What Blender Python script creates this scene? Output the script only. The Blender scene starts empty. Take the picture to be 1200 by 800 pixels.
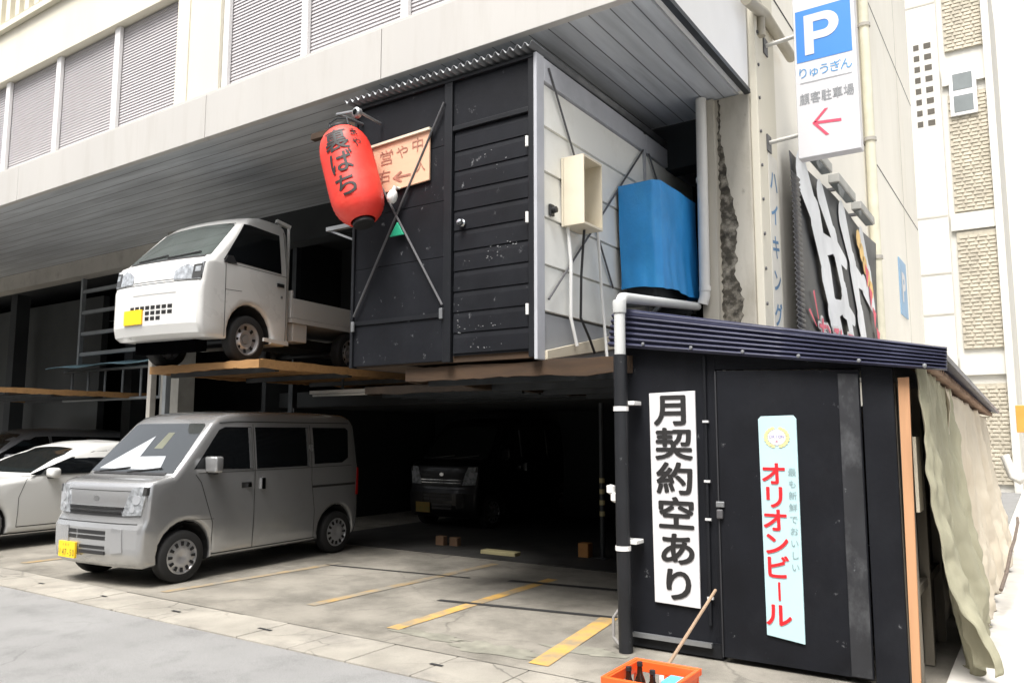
import bpy, bmesh, math, random
from mathutils import Vector, Matrix
random.seed(7)
R = math.radians
S = bpy.context.scene
COL = S.collection

# ------------------------------------------------------------------ camera, sky, sun, exposure
cd = bpy.data.cameras.new('camera'); cam = bpy.data.objects.new('camera', cd); COL.objects.link(cam)
cam.location = (0, 0, 1.6)
cam.rotation_euler = (R(90 + 6.62), 0, R(33.73))
cd.sensor_width = 36; cd.lens = 930 / 1200 * 36
cd.clip_start = 0.05; cd.clip_end = 3000
S.camera = cam

SUN_EL, SUN_AZ = R(63), R(176)          # azimuth measured from +Y towards +X
w = bpy.data.worlds.new('World'); S.world = w; w.use_nodes = True
nt = w.node_tree; nt.nodes.clear()
sky = nt.nodes.new('ShaderNodeTexSky'); sky.sky_type = 'NISHITA'; sky.sun_disc = False
sky.sun_elevation = SUN_EL; sky.sun_rotation = SUN_AZ
sky.air_density = 1.0; sky.dust_density = 6.0; sky.ozone_density = 1.0
hs = nt.nodes.new('ShaderNodeHueSaturation'); hs.inputs['Saturation'].default_value = 0.25
bg = nt.nodes.new('ShaderNodeBackground'); bg.inputs['Strength'].default_value = 0.10
wo = nt.nodes.new('ShaderNodeOutputWorld')
nt.links.new(sky.outputs[0], hs.inputs['Color']); nt.links.new(hs.outputs[0], bg.inputs['Color'])
nt.links.new(bg.outputs[0], wo.inputs['Surface'])

sl = bpy.data.lights.new('sun', 'SUN'); sun = bpy.data.objects.new('sun', sl); COL.objects.link(sun)
sl.energy = 2.4; sl.angle = R(26); sl.color = (1, 0.965, 0.92)
sd = Vector((math.sin(SUN_AZ) * math.cos(SUN_EL), math.cos(SUN_AZ) * math.cos(SUN_EL), math.sin(SUN_EL)))
sun.rotation_euler = sd.to_track_quat('Z', 'Y').to_euler()
S.view_settings.view_transform = 'Standard'; S.view_settings.look = 'None'
S.view_settings.exposure = 1.28; S.view_settings.gamma = 1
S.view_settings.use_curve_mapping = False

# ------------------------------------------------------------------ materials
def srgb(h):
    h = h.lstrip('#')
    c = [int(h[i:i + 2], 16) / 255 for i in (0, 2, 4)]
    return tuple(x / 12.92 if x <= .04045 else ((x + .055) / 1.055) ** 2.4 for x in c)

MATS = {}
def M(name, col, rough=.6, metal=0., var=.12, scale=3., dirt=None, dirt_lo=.5, dirt_amt=.0, dirt_scale=4., stretch=(1, 1, 1),
      scr=None, scr_amt=.0, scr_scale=14., bump=.0, bscale=60., coat=0., emit=0., spec=.5, groove=None, gcol=None, gwidth=.08, alpha=1., trans=0., crack=None, speck=0.):
    """procedural surface: base colour with soft variation, stains, scratches, grooves and bump"""
    if name in MATS: return MATS[name]
    m = bpy.data.materials.new(name); m.use_nodes = True; MATS[name] = m
    t = m.node_tree; b = t.nodes['Principled BSDF']
    N, L = t.nodes.new, t.links.new
    tc = N('ShaderNodeTexCoord')
    def noise(sc, det=5, st=(1, 1, 1), rg=.55):
        mp = N('ShaderNodeMapping'); mp.inputs['Scale'].default_value = st
        L(tc.outputs['Object'], mp.inputs['Vector'])
        n = N('ShaderNodeTexNoise'); n.inputs['Scale'].default_value = sc
        n.inputs['Detail'].default_value = det; n.inputs['Roughness'].default_value = rg
        L(mp.outputs[0], n.inputs['Vector']); return n.outputs['Fac']
    def ramp(src, a, bb):
        r = N('ShaderNodeMapRange'); r.inputs['From Min'].default_value = a; r.inputs['From Max'].default_value = bb
        L(src, r.inputs['Value']); return r.outputs[0]
    def mix(fac, c1, c2):
        x = N('ShaderNodeMix'); x.data_type = 'RGBA'
        if isinstance(fac, (int, float)): x.inputs[0].default_value = fac
        else: L(fac, x.inputs[0])
        for k, c in ((6, c1), (7, c2)):
            if isinstance(c, tuple): x.inputs[k].default_value = (*c[:3], 1)
            else: L(c, x.inputs[k])
        return x.outputs[2]
    def mul(src, k):
        x = N('ShaderNodeMath'); x.operation = 'MULTIPLY'; L(src, x.inputs[0]); x.inputs[1].default_value = k; return x.outputs[0]
    lo = tuple(c * (1 - var) for c in col); hi = tuple(min(1, c * (1 + var)) for c in col)
    c = mix(ramp(noise(scale, 6, stretch), .3, .7), lo, hi)
    if dirt: c = mix(mul(ramp(noise(dirt_scale, 7, stretch, .65), dirt_lo, dirt_lo + .22), dirt_amt), c, dirt)
    if scr: c = mix(mul(ramp(noise(scr_scale, 9, stretch, .72), .64, .72), scr_amt), c, scr)
    if crack:
        mp = N('ShaderNodeMapping'); mp.inputs['Scale'].default_value = (1, 1, 1); L(tc.outputs['Object'], mp.inputs['Vector'])
        nz = N('ShaderNodeTexNoise'); nz.inputs['Scale'].default_value = 3; nz.inputs['Detail'].default_value = 6; L(mp.outputs[0], nz.inputs['Vector'])
        av = N('ShaderNodeMix'); av.data_type = 'VECTOR'; av.inputs[0].default_value = .22; L(mp.outputs[0], av.inputs[4]); L(nz.outputs['Color'], av.inputs[5])
        vo = N('ShaderNodeTexVoronoi'); vo.feature = 'DISTANCE_TO_EDGE'; vo.inputs['Scale'].default_value = crack[0]; L(av.outputs[1], vo.inputs['Vector'])
        lt_ = ramp(vo.outputs['Distance'], crack[1], 0.)
        msk = N('ShaderNodeMath'); msk.operation = 'MULTIPLY'; L(lt_, msk.inputs[0]); L(ramp(noise(.7, 3), .42, .6), msk.inputs[1])
        c = mix(mul(msk.outputs[0], crack[2]), c, tuple(x * .25 for x in col))
    if speck:
        c = mix(mul(ramp(noise(170, 2), .55, .7), speck), c, tuple(min(1, x * 1.7) for x in col))
        c = mix(mul(ramp(noise(120, 2), .42, .3), speck), c, tuple(x * .45 for x in col))
    if groove:
        sp = N('ShaderNodeSeparateXYZ'); L(tc.outputs['Object'], sp.inputs[0])
        ax, per = groove
        f = N('ShaderNodeMath'); f.operation = 'FRACT'
        d = N('ShaderNodeMath'); d.operation = 'DIVIDE'; L(sp.outputs[ax], d.inputs[0]); d.inputs[1].default_value = per
        L(d.outputs[0], f.inputs[0])
        g = N('ShaderNodeMath'); g.operation = 'LESS_THAN'; L(f.outputs[0], g.inputs[0]); g.inputs[1].default_value = gwidth
        c = mix(g.outputs[0], c, gcol or tuple(x * .3 for x in col))
    L(c, b.inputs['Base Color'])
    rr = N('ShaderNodeMapRange'); rr.inputs['To Min'].default_value = max(.02, rough - .08); rr.inputs['To Max'].default_value = min(1, rough + .08)
    L(noise(scale * 2.3, 4), rr.inputs['Value']); L(rr.outputs[0], b.inputs['Roughness'])
    b.inputs['Metallic'].default_value = metal
    b.inputs['Specular IOR Level'].default_value = spec
    if coat: b.inputs['Coat Weight'].default_value = coat; b.inputs['Coat Roughness'].default_value = .05
    if trans: b.inputs['Transmission Weight'].default_value = trans
    if alpha < 1: b.inputs['Alpha'].default_value = alpha
    if bump:
        bp = N('ShaderNodeBump'); bp.inputs['Strength'].default_value = bump; bp.inputs['Distance'].default_value = .01
        L(noise(bscale, 8, stretch, .7), bp.inputs['Height']); L(bp.outputs[0], b.inputs['Normal'])
    return m

asphalt = M('asphalt', (.215, .214, .21), .9, var=.10, scale=1.2, dirt=(.10, .10, .10), dirt_amt=.5, dirt_scale=2.5, scr=(.27, .265, .25), scr_amt=.5, scr_scale=30, bump=.5, bscale=220, crack=(.4, .005, .4), speck=.8)
concrete = M('concrete_floor', (.215, .20, .17), .85, var=.25, scale=1.6, dirt=(.088, .082, .068), dirt_lo=.45, dirt_amt=.85, dirt_scale=1.25, scr=(.32, .30, .26), scr_amt=.6, scr_scale=6, bump=.4, bscale=90, crack=(.7, .009, .55), speck=.45)
gutterc = M('gutter_concrete', (.28, .262, .225), .85, var=.28, scale=1.3, dirt=(.16, .15, .135), dirt_amt=.8, dirt_scale=1.8, bump=.4, bscale=110, crack=(1.3, .012, .9), speck=.3)
slotdark = M('slot_dark', (.02, .02, .02), .9)
yellowline = M('yellow_line_paint', (.50, .30, .075), .75, var=.15, scale=4, dirt=(.22, .19, .14), dirt_lo=.42, dirt_amt=.9, dirt_scale=3.2, scr=(.20, .19, .165), scr_amt=1., scr_scale=13)
fasciam = M('fascia_panel', (.48, .465, .44), .5, var=.03, scale=.8, dirt=(.37, .35, .315), dirt_amt=.5, dirt_scale=1.6, stretch=(2.2, 1, .25))
creamwall = M('cream_wall', (.66, .625, .52), .75, var=.05, scale=.7, dirt=(.55, .52, .43), dirt_amt=.4, dirt_scale=1.1, stretch=(1, 1, .35), bump=.08)
louvm = M('louver_slat', (.47, .45, .46), .5, var=.04)
mullm = M('mullion_white', (.74, .73, .72), .45, var=.03)
soffitx = M('soffit_board_long', (.47, .495, .52), .33, var=.22, scale=1.6, stretch=(.25, 3, 1), dirt=(.27, .285, .30), dirt_amt=.7, dirt_scale=2, groove=(1, .2), gcol=(.10, .10, .105), gwidth=.06)
soffity = M('soffit_board_cross', (.47, .495, .52), .33, var=.22, scale=1.6, stretch=(3, .25, 1), dirt=(.27, .285, .30), dirt_amt=.7, dirt_scale=2, groove=(0, .2), gcol=(.10, .10, .105), gwidth=.06)
sidewall = M('side_wall_render', (.80, .77, .69), .8, var=.05, scale=.6, dirt=(.62, .58, .48), dirt_amt=.4, dirt_scale=.8, stretch=(1, 1, .3), bump=.1)
colm = M('column_concrete', (.50, .47, .40), .85, var=.1, scale=2, dirt=(.26, .23, .17), dirt_amt=.6, dirt_scale=2.4, stretch=(1, 1, .4), scr=(.09, .08, .06), scr_amt=.5, scr_scale=6, bump=.25, bscale=40)
stainm = M('column_moss_stain', (.06, .053, .04), .95, var=.5, scale=12, dirt=(.36, .33, .27), dirt_lo=.46, dirt_amt=.95, dirt_scale=9, bump=.8, bscale=30)
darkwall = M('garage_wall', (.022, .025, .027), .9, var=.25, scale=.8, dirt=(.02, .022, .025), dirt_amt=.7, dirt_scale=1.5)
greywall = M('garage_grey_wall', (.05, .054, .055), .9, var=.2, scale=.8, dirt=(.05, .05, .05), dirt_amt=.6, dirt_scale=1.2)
beamcream = M('beam_cream', (.42, .40, .36), .8, var=.1, scale=2, dirt=(.2, .19, .17), dirt_amt=.5)
blackpaint = M('weathered_black_paint', (.0058, .0066, .0094), .6, var=.3, scale=2.5, dirt=(.014, .0155, .019), dirt_amt=.6, dirt_scale=2.2, scr=(.30, .31, .32), scr_amt=.7, scr_scale=8, stretch=(1, 1, .8), bump=.15, bscale=30, spec=.22)
blackframe = M('black_frame', (.0085, .0095, .012), .5, var=.2, scr=(.3, .3, .31), scr_amt=.4, scr_scale=11, spec=.3)
sidingm = M('cream_siding', (.78, .78, .735), .5, var=.04, scale=1.2, dirt=(.55, .54, .47), dirt_amt=.4, dirt_scale=1.8)
greytrim = M('grey_corner_trim', (.42, .43, .46), .45, var=.05, scale=3, dirt=(.3, .31, .33), dirt_amt=.4)
creamboard = M('cream_board', (.66, .60, .47), .6, var=.07, scale=4, dirt=(.45, .38, .27), dirt_amt=.4)
galv = M('galvanised', (.33, .34, .35), .42, metal=.75, var=.15, scale=6)
rodm = M('dark_rod', (.11, .11, .115), .5, metal=.4, var=.2)
woodor = M('orange_plywood', (.34, .185, .07), .75, var=.3, scale=3, stretch=(.4, 3, 3), dirt=(.16, .085, .04), dirt_amt=.8, dirt_scale=3, bump=.2)
wooddk = M('brown_wood', (.048, .026, .012), .8, var=.5, scale=3, stretch=(.5, 3, 3), dirt=(.03, .022, .016), dirt_amt=.9, dirt_scale=2.2)
steeldk = M('dark_steel', (.05, .055, .06), .5, metal=.5, var=.3)
railm = M('grey_rail', (.25, .27, .28), .5, metal=.3, var=.15)
lightblue = M('pale_blue_sheet', (.25, .42, .50), .6, var=.15)
bluetarp = M('blue_tarp', (.03, .28, .66), .34, var=.16, scale=3, dirt=(.06, .36, .72), dirt_amt=.5, dirt_scale=5, stretch=(1, 1, .6), bump=1., bscale=6)
pvc = M('grey_pvc', (.52, .53, .52), .4, var=.06)
pvcwhite = M('white_pvc', (.70, .69, .65), .45, var=.06)
blackpipe = M('black_painted_pipe', (.008, .009, .0115), .5, var=.3, scr=(.4, .41, .43), scr_amt=.7, scr_scale=9)
corrblue = M('corrugated_navy', (.030, .032, .060), .35, var=.2, scale=2, dirt=(.07, .075, .12), dirt_amt=.6, dirt_scale=2)
whitesign = M('white_sign', (.62, .615, .625), .4, var=.02)
skysign = M('pale_blue_sign', (.44, .62, .65), .4, var=.04, dirt=(.45, .58, .58), dirt_amt=.4)
redink = M('red_ink', (.72, .015, .022), .5, var=.04)
blackink = M('black_ink', (.014, .013, .013), .6, var=.2)
greyink = M('grey_ink', (.22, .30, .31), .6)
palegrey = M('pale_grey_ink', (.27, .28, .29), .6)
blueink = M('sign_blue', (.045, .22, .62), .4, var=.03)
skyink = M('sky_blue_ink', (.06, .27, .55), .5)
pinkred = M('arrow_pink', (.75, .07, .13), .5)
goldink = M('gold_ink', (.72, .64, .30), .5)
lanternm = M('lantern_paper', (.82, .045, .030), .5, var=.08, scale=4, dirt=(.92, .16, .11), dirt_amt=.4, dirt_scale=2.5)
plastblack = M('black_plastic', (.02, .02, .021), .45, var=.15)
plywood = M('pink_plywood', (.68, .42, .28), .7, var=.10, scale=4, stretch=(.4, 1, 4), dirt=(.5, .3, .19), dirt_amt=.4)
inkbrown = M('brown_ink', (.33, .15, .105), .7, var=.35, scale=30)
greenp = M('green_plastic', (.02, .30, .17), .4)
whitep = M('white_plastic', (.78, .78, .76), .35, var=.03)
orangep = M('orange_crate_plastic', (.86, .115, .022), .38, var=.08, scale=6)
glassbrown = M('brown_bottle_glass', (.018, .010, .006), .08, spec=.6)
bluepack = M('blue_carton', (.10, .46, .68), .5, var=.1)
netm = M('khaki_net', (.33, .315, .225), .85, var=.18, scale=1.6, stretch=(1, 1, .3), dirt=(.20, .20, .13), dirt_amt=.5, dirt_scale=3, bump=.35, bscale=120)
sheetm = M('dirty_cream_sheet', (.56, .50, .40), .7, var=.12, scale=1.4, stretch=(1, 1, .3), dirt=(.40, .33, .24), dirt_amt=.5, dirt_scale=2, bump=.3, bscale=14)
plankm = M('orange_plank', (.50, .27, .14), .7, var=.15, scale=4, stretch=(3, 3, .3), dirt=(.42, .22, .12), dirt_amt=.5)
greyboard = M('old_grey_board', (.24, .215, .175), .85, var=.25, scale=3, stretch=(2, 2, .4))
brownroof = M('brown_roof_sheet', (.20, .125, .085), .7, var=.3, scale=4, dirt=(.33, .26, .19), dirt_amt=.6)
farwall = M('far_wall_sky_white', (.60, .585, .535), .8, var=.04, scale=.4, dirt=(.48, .46, .40), dirt_amt=.5, dirt_scale=.5, stretch=(1, 1, .3))
brickm = M('beige_brick', (.42, .385, .31), .85, var=.15, scale=9)
winglass = M('window_glass', (.18, .20, .20), .08, spec=.6, var=.1)
carglass = M('car_glass', (.012, .016, .017), .03, spec=1., coat=1., var=.05)
sidegls = M('car_side_glass', (.006, .007, .008), .04, spec=.5, var=.05)
silverpaint = M('silver_paint', (.42, .425, .43), .24, metal=.6, var=.03, scale=.8, coat=1., dirt=(.34, .335, .32), dirt_amt=.3, dirt_scale=3)
whitepaint = M('white_car_paint', (.68, .68, .66), .3, var=.015, scale=.8, coat=.6)
blackcar = M('black_car_paint', (.004, .004, .005), .4, var=.1, coat=.2, spec=.3)
greycar = M('grey_car_paint', (.26, .27, .285), .35, metal=.5, var=.03, coat=.5)
rubber = M('tyre_rubber', (.014, .014, .014), .8, var=.2)
rimm = M('wheel_silver', (.50, .50, .51), .35, metal=.6, var=.05)
chrome = M('chrome', (.70, .71, .72), .12, metal=1., var=.02)
lampglass = M('headlamp_lens', (.40, .42, .44), .08, metal=.4, spec=.8, var=.45, scale=22)
seam = M('panel_gap', (.012, .012, .012), .9)
platey = M('yellow_plate', (.90, .56, .02), .45, var=.03)
plateink = M('plate_green_ink', (.10, .14, .03), .6)
orangesign = M('orange_sign', (.85, .30, .06), .5)
mosspatch = M('moss_patch', (.17, .175, .09), .95, var=.3, scale=8)
bluewhite = M('faded_poster', (.64, .62, .56), .6, var=.05)
bannerk = M('banner_black', (.035, .037, .040), .5, var=.25, scale=1.2)
bannerw = M('banner_white', (.76, .78, .80), .5, var=.14, scale=1.5)
bannery = M('banner_yellow', (.85, .55, .18), .5, var=.2)
stripey = M('post_stripe_yellow', (.45, .40, .22), .7)
orangebox = M('dull_orange_box', (.42, .20, .06), .7, var=.2)
tanbox = M('tan_box', (.20, .12, .07), .7, var=.2)

# ------------------------------------------------------------------ mesh helpers
class MB:
    def __init__(self): self.v = []; self.f = []
    def add(self, vs, fs):
        n = len(self.v); self.v += [Vector(p) for p in vs]; self.f += [tuple(i + n for i in f) for f in fs]; return self
    def box(self, x0, x1, y0, y1, z0, z1):
        return self.add([(x0, y0, z0), (x1, y0, z0), (x1, y1, z0), (x0, y1, z0), (x0, y0, z1), (x1, y0, z1), (x1, y1, z1), (x0, y1, z1)],
                        [(3, 2, 1, 0), (4, 5, 6, 7), (0, 1, 5, 4), (1, 2, 6, 5), (2, 3, 7, 6), (3, 0, 4, 7)])
    def bar(self, a, b, wd, hd, upv=(0, 0, 1)):
        """rectangular bar from a to b"""
        a, b = Vector(a), Vector(b); d = (b - a).normalized(); u = Vector(upv)
        if abs(d.dot(u)) > .95: u = Vector((1, 0, 0))
        s = d.cross(u).normalized() * wd / 2; t = s.cross(d).normalized() * hd / 2
        vs = [p + i * s + j * t for p in (a, b) for i, j in ((-1, -1), (1, -1), (1, 1), (-1, 1))]
        return self.add(vs, [(3, 2, 1, 0), (4, 5, 6, 7), (0, 1, 5, 4), (1, 2, 6, 5), (2, 3, 7, 6), (3, 0, 4, 7)])
    def tube(self, pts, r, n=10, cap=True):
        pts = [Vector(p) for p in pts]; rs = r if isinstance(r, (list, tuple)) else [r] * len(pts)
        base = len(self.v); prev = None
        for i, p in enumerate(pts):
            d = (pts[min(i + 1, len(pts) - 1)] - pts[max(i - 1, 0)]).normalized()
            if prev is None: u = d.orthogonal().normalized()
            else: u = (prev - d * prev.dot(d)).normalized()
            prev = u; v = d.cross(u)
            for k in range(n):
                a = 2 * math.pi * k / n
                self.v.append(p + (u * math.cos(a) + v * math.sin(a)) * rs[i])
        for i in range(len(pts) - 1):
            for k in range(n):
                a = base + i * n + k; b = base + i * n + (k + 1) % n
                self.f.append((a, b, b + n, a + n))
        if cap:
            self.f.append(tuple(base + k for k in reversed(range(n))))
            self.f.append(tuple(base + (len(pts) - 1) * n + k for k in range(n)))
        return self
    def lathe(self, prof, o, ax, n=24):
        """prof: (radius, distance along ax)"""
        o, ax = Vector(o), Vector(ax).normalized(); u = ax.orthogonal().normalized(); v = ax.cross(u)
        base = len(self.v)
        for r, h in prof:
            for k in range(n):
                a = 2 * math.pi * k / n
                self.v.append(o + ax * h + (u * math.cos(a) + v * math.sin(a)) * r)
        for i in range(len(prof) - 1):
            for k in range(n):
                a = base + i * n + k; b = base + i * n + (k + 1) % n
                self.f.append((a, b, b + n, a + n))
        return self
    def prism(self, poly, o, u, v, d):
        """polygon (a,b) in plane o + a*u + b*v, extruded by vector d"""
        o, u, v, d = Vector(o), Vector(u), Vector(v), Vector(d); n = len(poly)
        p = [o + u * a + v * b for a, b in poly]
        self.add(p + [q + d for q in p], [tuple(reversed(range(n))), tuple(range(n, 2 * n))] + [(i, (i + 1) % n, (i + 1) % n + n, i + n) for i in range(n)])
        return self
    def grid(self, fn, nu, nv, thick=0.):
        base = len(self.v)
        for i in range(nu + 1):
            for j in range(nv + 1): self.v.append(Vector(fn(i / nu, j / nv)))
        for i in range(nu):
            for j in range(nv):
                a = base + i * (nv + 1) + j
                self.f.append((a, a + nv + 1, a + nv + 2, a + 1))
        return self

def tag(o, label=None, cat=None, group=None, kind=None):
    if label: o['label'] = label
    if cat: o['category'] = cat
    if group: o['group'] = group
    if kind: o['kind'] = kind
    return o

def worldloc(o):
    p = Vector((0, 0, 0))
    while o: p += o.location; o = o.parent
    return p

def finish(bm, name, mat, parent, smooth=None, bevel=0., seg=2, solid=0.):
    me = bpy.data.meshes.new(name)
    if bevel:
        es = [e for e in bm.edges if len(e.link_faces) == 2 and e.calc_face_angle(0) > R(30)]
        bmesh.ops.bevel(bm, geom=es, offset=bevel, segments=seg, affect='EDGES', profile=.5, clamp_overlap=True)
    o = bpy.data.objects.new(name, me); COL.objects.link(o)
    if parent:
        off = worldloc(parent); o.parent = parent
    else:
        xs = [v.co for v in bm.verts]
        off = Vector(((min(p.x for p in xs) + max(p.x for p in xs)) / 2, (min(p.y for p in xs) + max(p.y for p in xs)) / 2, min(p.z for p in xs)))
        o.location = off
    bmesh.ops.translate(bm, verts=bm.verts, vec=-off)
    if smooth:
        for f in bm.faces: f.smooth = True
        for e in bm.edges:
            if len(e.link_faces) == 2 and e.calc_face_angle(0) > R(smooth): e.smooth = False
    bm.to_mesh(me); bm.free()
    me.materials.append(mat)
    if solid:
        md = o.modifiers.new('thickness', 'SOLIDIFY'); md.thickness = solid; md.offset = 0
    return o

def build(mb, name, mat, parent=None, smooth=None, bevel=0., seg=2, fix=True, solid=0.):
    bm = bmesh.new()
    vs = [bm.verts.new(p) for p in mb.v]
    for f in mb.f:
        try: bm.faces.new([vs[i] for i in f])
        except ValueError: pass
    bm.normal_update()
    if fix: bmesh.ops.recalc_face_normals(bm, faces=bm.faces)
    return finish(bm, name, mat, parent, smooth, bevel, seg, solid)

def thing(name, label, cat, loc=(0, 0, 0), group=None):
    o = bpy.data.objects.new(name, None); COL.objects.link(o); o.location = loc; o.empty_display_size = .2
    return tag(o, label, cat, group)

def box(name, mat, parent, x0, x1, y0, y1, z0, z1, bevel=0., **k):
    return build(MB().box(x0, x1, y0, y1, z0, z1), name, mat, parent, bevel=bevel, **k)

def copy_tree(o, parent=None):
    c = o.copy(); COL.objects.link(c); c.parent = parent
    for ch in list(o.children): copy_tree(ch, c)
    return c

# ---- writing: glyph outlines turned into flat meshes
GLY = {}
def glyph(ch, bold=0.):
    key = (ch, bold)
    if key in GLY: return GLY[key]
    cu = bpy.data.curves.new('glyph', 'FONT'); cu.body = ch; cu.size = 1; cu.align_x = 'CENTER'; cu.offset = bold; cu.resolution_u = 4
    o = bpy.data.objects.new('glyph', cu); COL.objects.link(o)
    dg = bpy.context.evaluated_depsgraph_get(); ev = o.evaluated_get(dg); me = ev.to_mesh()
    r = ([v.co.copy() for v in me.vertices], [tuple(p.vertices) for p in me.polygons])
    ev.to_mesh_clear(); bpy.data.objects.remove(o); bpy.data.curves.remove(cu)
    GLY[key] = r; return r

def writing(items, o, u, v):
    """items: (text char, a, b, width, height, bold): centre (a, b) in plane o + a*u + b*v"""
    mb = MB(); o, u, v = Vector(o), Vector(u), Vector(v)
    for ch, a, b, wd, hd, bold in items:
        vs, fs = glyph(ch, 0.)
        if not vs: continue
        nrm = u.cross(v).normalized()
        offs = [(0, 0)] + ([(bold * math.cos(q * .7854), bold * math.sin(q * .7854)) for q in range(8)] if bold > .006 else [])
        for k, (dx, dy) in enumerate(offs):                       # a broad brush: the stroke laid down again, slightly shifted
            mb.add([o + nrm * (k * .00012) + u * (a + (p.x + dx) * wd) + v * (b + (p.y + dy - .36) * hd) for p in vs], fs)
    return mb

def column_text(text, a, top, size, step, bold=0., wx=1.):
    return [(c, a, top - size * .5 - i * step, size * wx, size, bold) for i, c in enumerate(text)]
def row_text(text, a0, b, size, step, bold=0., hx=1.):
    return [(c, a0 + i * step, b, size, size * hx, bold) for i, c in enumerate(text)]

XU, YU, ZU = Vector((1, 0, 0)), Vector((0, 1, 0)), Vector((0, 0, 1))

# ================================================================== SETTING
g = build(MB().add([(-400, -400, 0), (400, -400, 0), (400, 400, 0), (-400, 400, 0)], [(0, 1, 2, 3)]), 'road', asphalt, fix=False)
tag(g, kind='structure')
fl = build(MB().grid(lambda a, b: (-30 + 29.75 * a, 4.72 + 9.6 * b, .012), 30, 12), 'parking_floor', concrete, fix=False)
tag(fl, kind='structure')
# gutter kerb: separate covers with lifting slots
gm = MB()
random.seed(3)
for i in range(50):
    x0 = -30 + i * .60; hgt = .012 + random.uniform(0, .004)
    gm.box(x0, x0 + .592, 4.18, 4.71, -.05, hgt)
gk = build(gm, 'gutter_strip', gutterc, bevel=.006); tag(gk, kind='structure')
sm = MB()
for i in range(49):
    x = -30 + i * .60 + .6; q = random.uniform(.03, .09); e = 4.43 + random.uniform(0, .015)
    if random.random() < .4: continue
    sm.add([(x - q, e, .0185), (x + q, e, .0185), (x + q, e + .032, .0185), (x - q, e + .032, .0185)], [(0, 1, 2, 3)])
tag(build(sm, 'gutter_slots', slotdark, fix=False), kind='structure')
ln = MB()
def line(xa, ya, xb, yb, wd=.13):
    ln.add([(xa - wd / 2, ya, .017), (xa + wd / 2, ya, .017), (xb + wd / 2, yb, .017), (xb - wd / 2, yb, .017)], [(0, 1, 2, 3)])
line(-3.02, 4.85, -3.25, 6.4, .16); line(-4.55, 5.05, -4.6, 7.7, .13)
tag(build(ln, 'bay_lines', yellowline, fix=False), kind='structure')
ln = MB()
line(-5.8, 5.3, -5.72, 8.2, .12); line(-7.5, 4.9, -7.35, 7.2, .11); line(-10.6, 5, -10.5, 8, .13)
tag(build(ln, 'worn_bay_lines', M('worn_yellow_paint', (.33, .22, .085), .8, var=.2, scale=4, dirt=(.205, .19, .16), dirt_lo=.34, dirt_amt=.95, dirt_scale=2.6, scr=(.2, .185, .15), scr_amt=1., scr_scale=9), fix=False), kind='structure')
tr = MB()
for xa, ya, xb, yb, wd in ((-4.95, 6.14, -3.2, 6.42, .075), (-4.95, 7.36, -3.3, 7.6, .10), (-7.4, 7.0, -5.4, 7.25, .05)):
    tr.add([(xa, ya - wd / 2, .0175), (xb, yb - wd / 2, .0175), (xb, yb + wd / 2, .0175), (xa, ya + wd / 2, .0175)], [(0, 1, 2, 3)])
tag(build(tr, 'floor_trench', slotdark, fix=False), kind='structure')
ms = MB()
random.seed(11)
for cx, cy, rx, ry in ((-3.5, 5.0, .5, .16), (-2.95, 5.35, .35, .14), (-4.2, 5.05, .45, .1), (-11.6, 5.05, .35, .12)):
    n = 26; ms.add([(cx + rx * math.cos(2 * math.pi * k / n) * random.uniform(.6, 1.1), cy + ry * math.sin(2 * math.pi * k / n) * random.uniform(.6, 1.1), .0155) for k in range(n)], [tuple(range(n))])
tag(build(ms, 'damp_stains', M('damp_stain', (.19, .185, .15), .9, var=.3, scale=6), fix=False), kind='structure')
pv = build(MB().box(-.62, 6, 5.2, 40, -.05, .05), 'pavement', M('pale_pavement', (.52, .50, .46), .85, var=.1, dirt=(.36, .34, .31), dirt_amt=.5), bevel=.01); tag(pv, kind='structure')

fp = build(MB().box(-9.5, -2.9, 8.45, 13.55, .013, .022), 'floor_shade', M('floor_shade_dark', (.035, .034, .032), .8, var=.4, scale=2, dirt=(.012, .012, .012), dirt_amt=.8, dirt_scale=1.5)); tag(fp, kind='structure')  # dark sheet added so the deep garage's shade sits in the floor colour
# ================================================================== PARKING BUILDING
bld = thing('parking_building', 'cream concrete parking building with grey louvers and a deep canopy over car bays', 'building', (-10, 10, 0))
# canopy: fascia, soffit, side return
fx = [-30, -22, -17.4, -12.72, -8.12, -5.28, -2.35]
fm = MB()
for a, b in zip(fx[:-1], fx[1:]): fm.box(a + .004, b - .004, 5.55, 5.63, 5.1, 5.64)
build(fm, 'fascia', fasciam, bld, bevel=.006)
box('fascia_backing', steeldk, bld, -30, -2.36, 5.632, 5.66, 5.12, 5.62)
box('soffit_long', soffitx, bld, -30, -5.6, 5.634, 8.3, 5.118, 5.16)
box('soffit_cross', soffity, bld, -5.597, -2.46, 5.634, 8.3, 5.118, 5.16)
box('canopy_side', M('white_side_panel', (.76, .76, .75), .6, var=.02), bld, -2.45, -2.33, 5.632, 7.9, 5.14, 14)
box('drip_edge', steeldk, bld, -2.37, -2.31, 5.64, 7.9, 5.09, 5.138)
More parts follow.
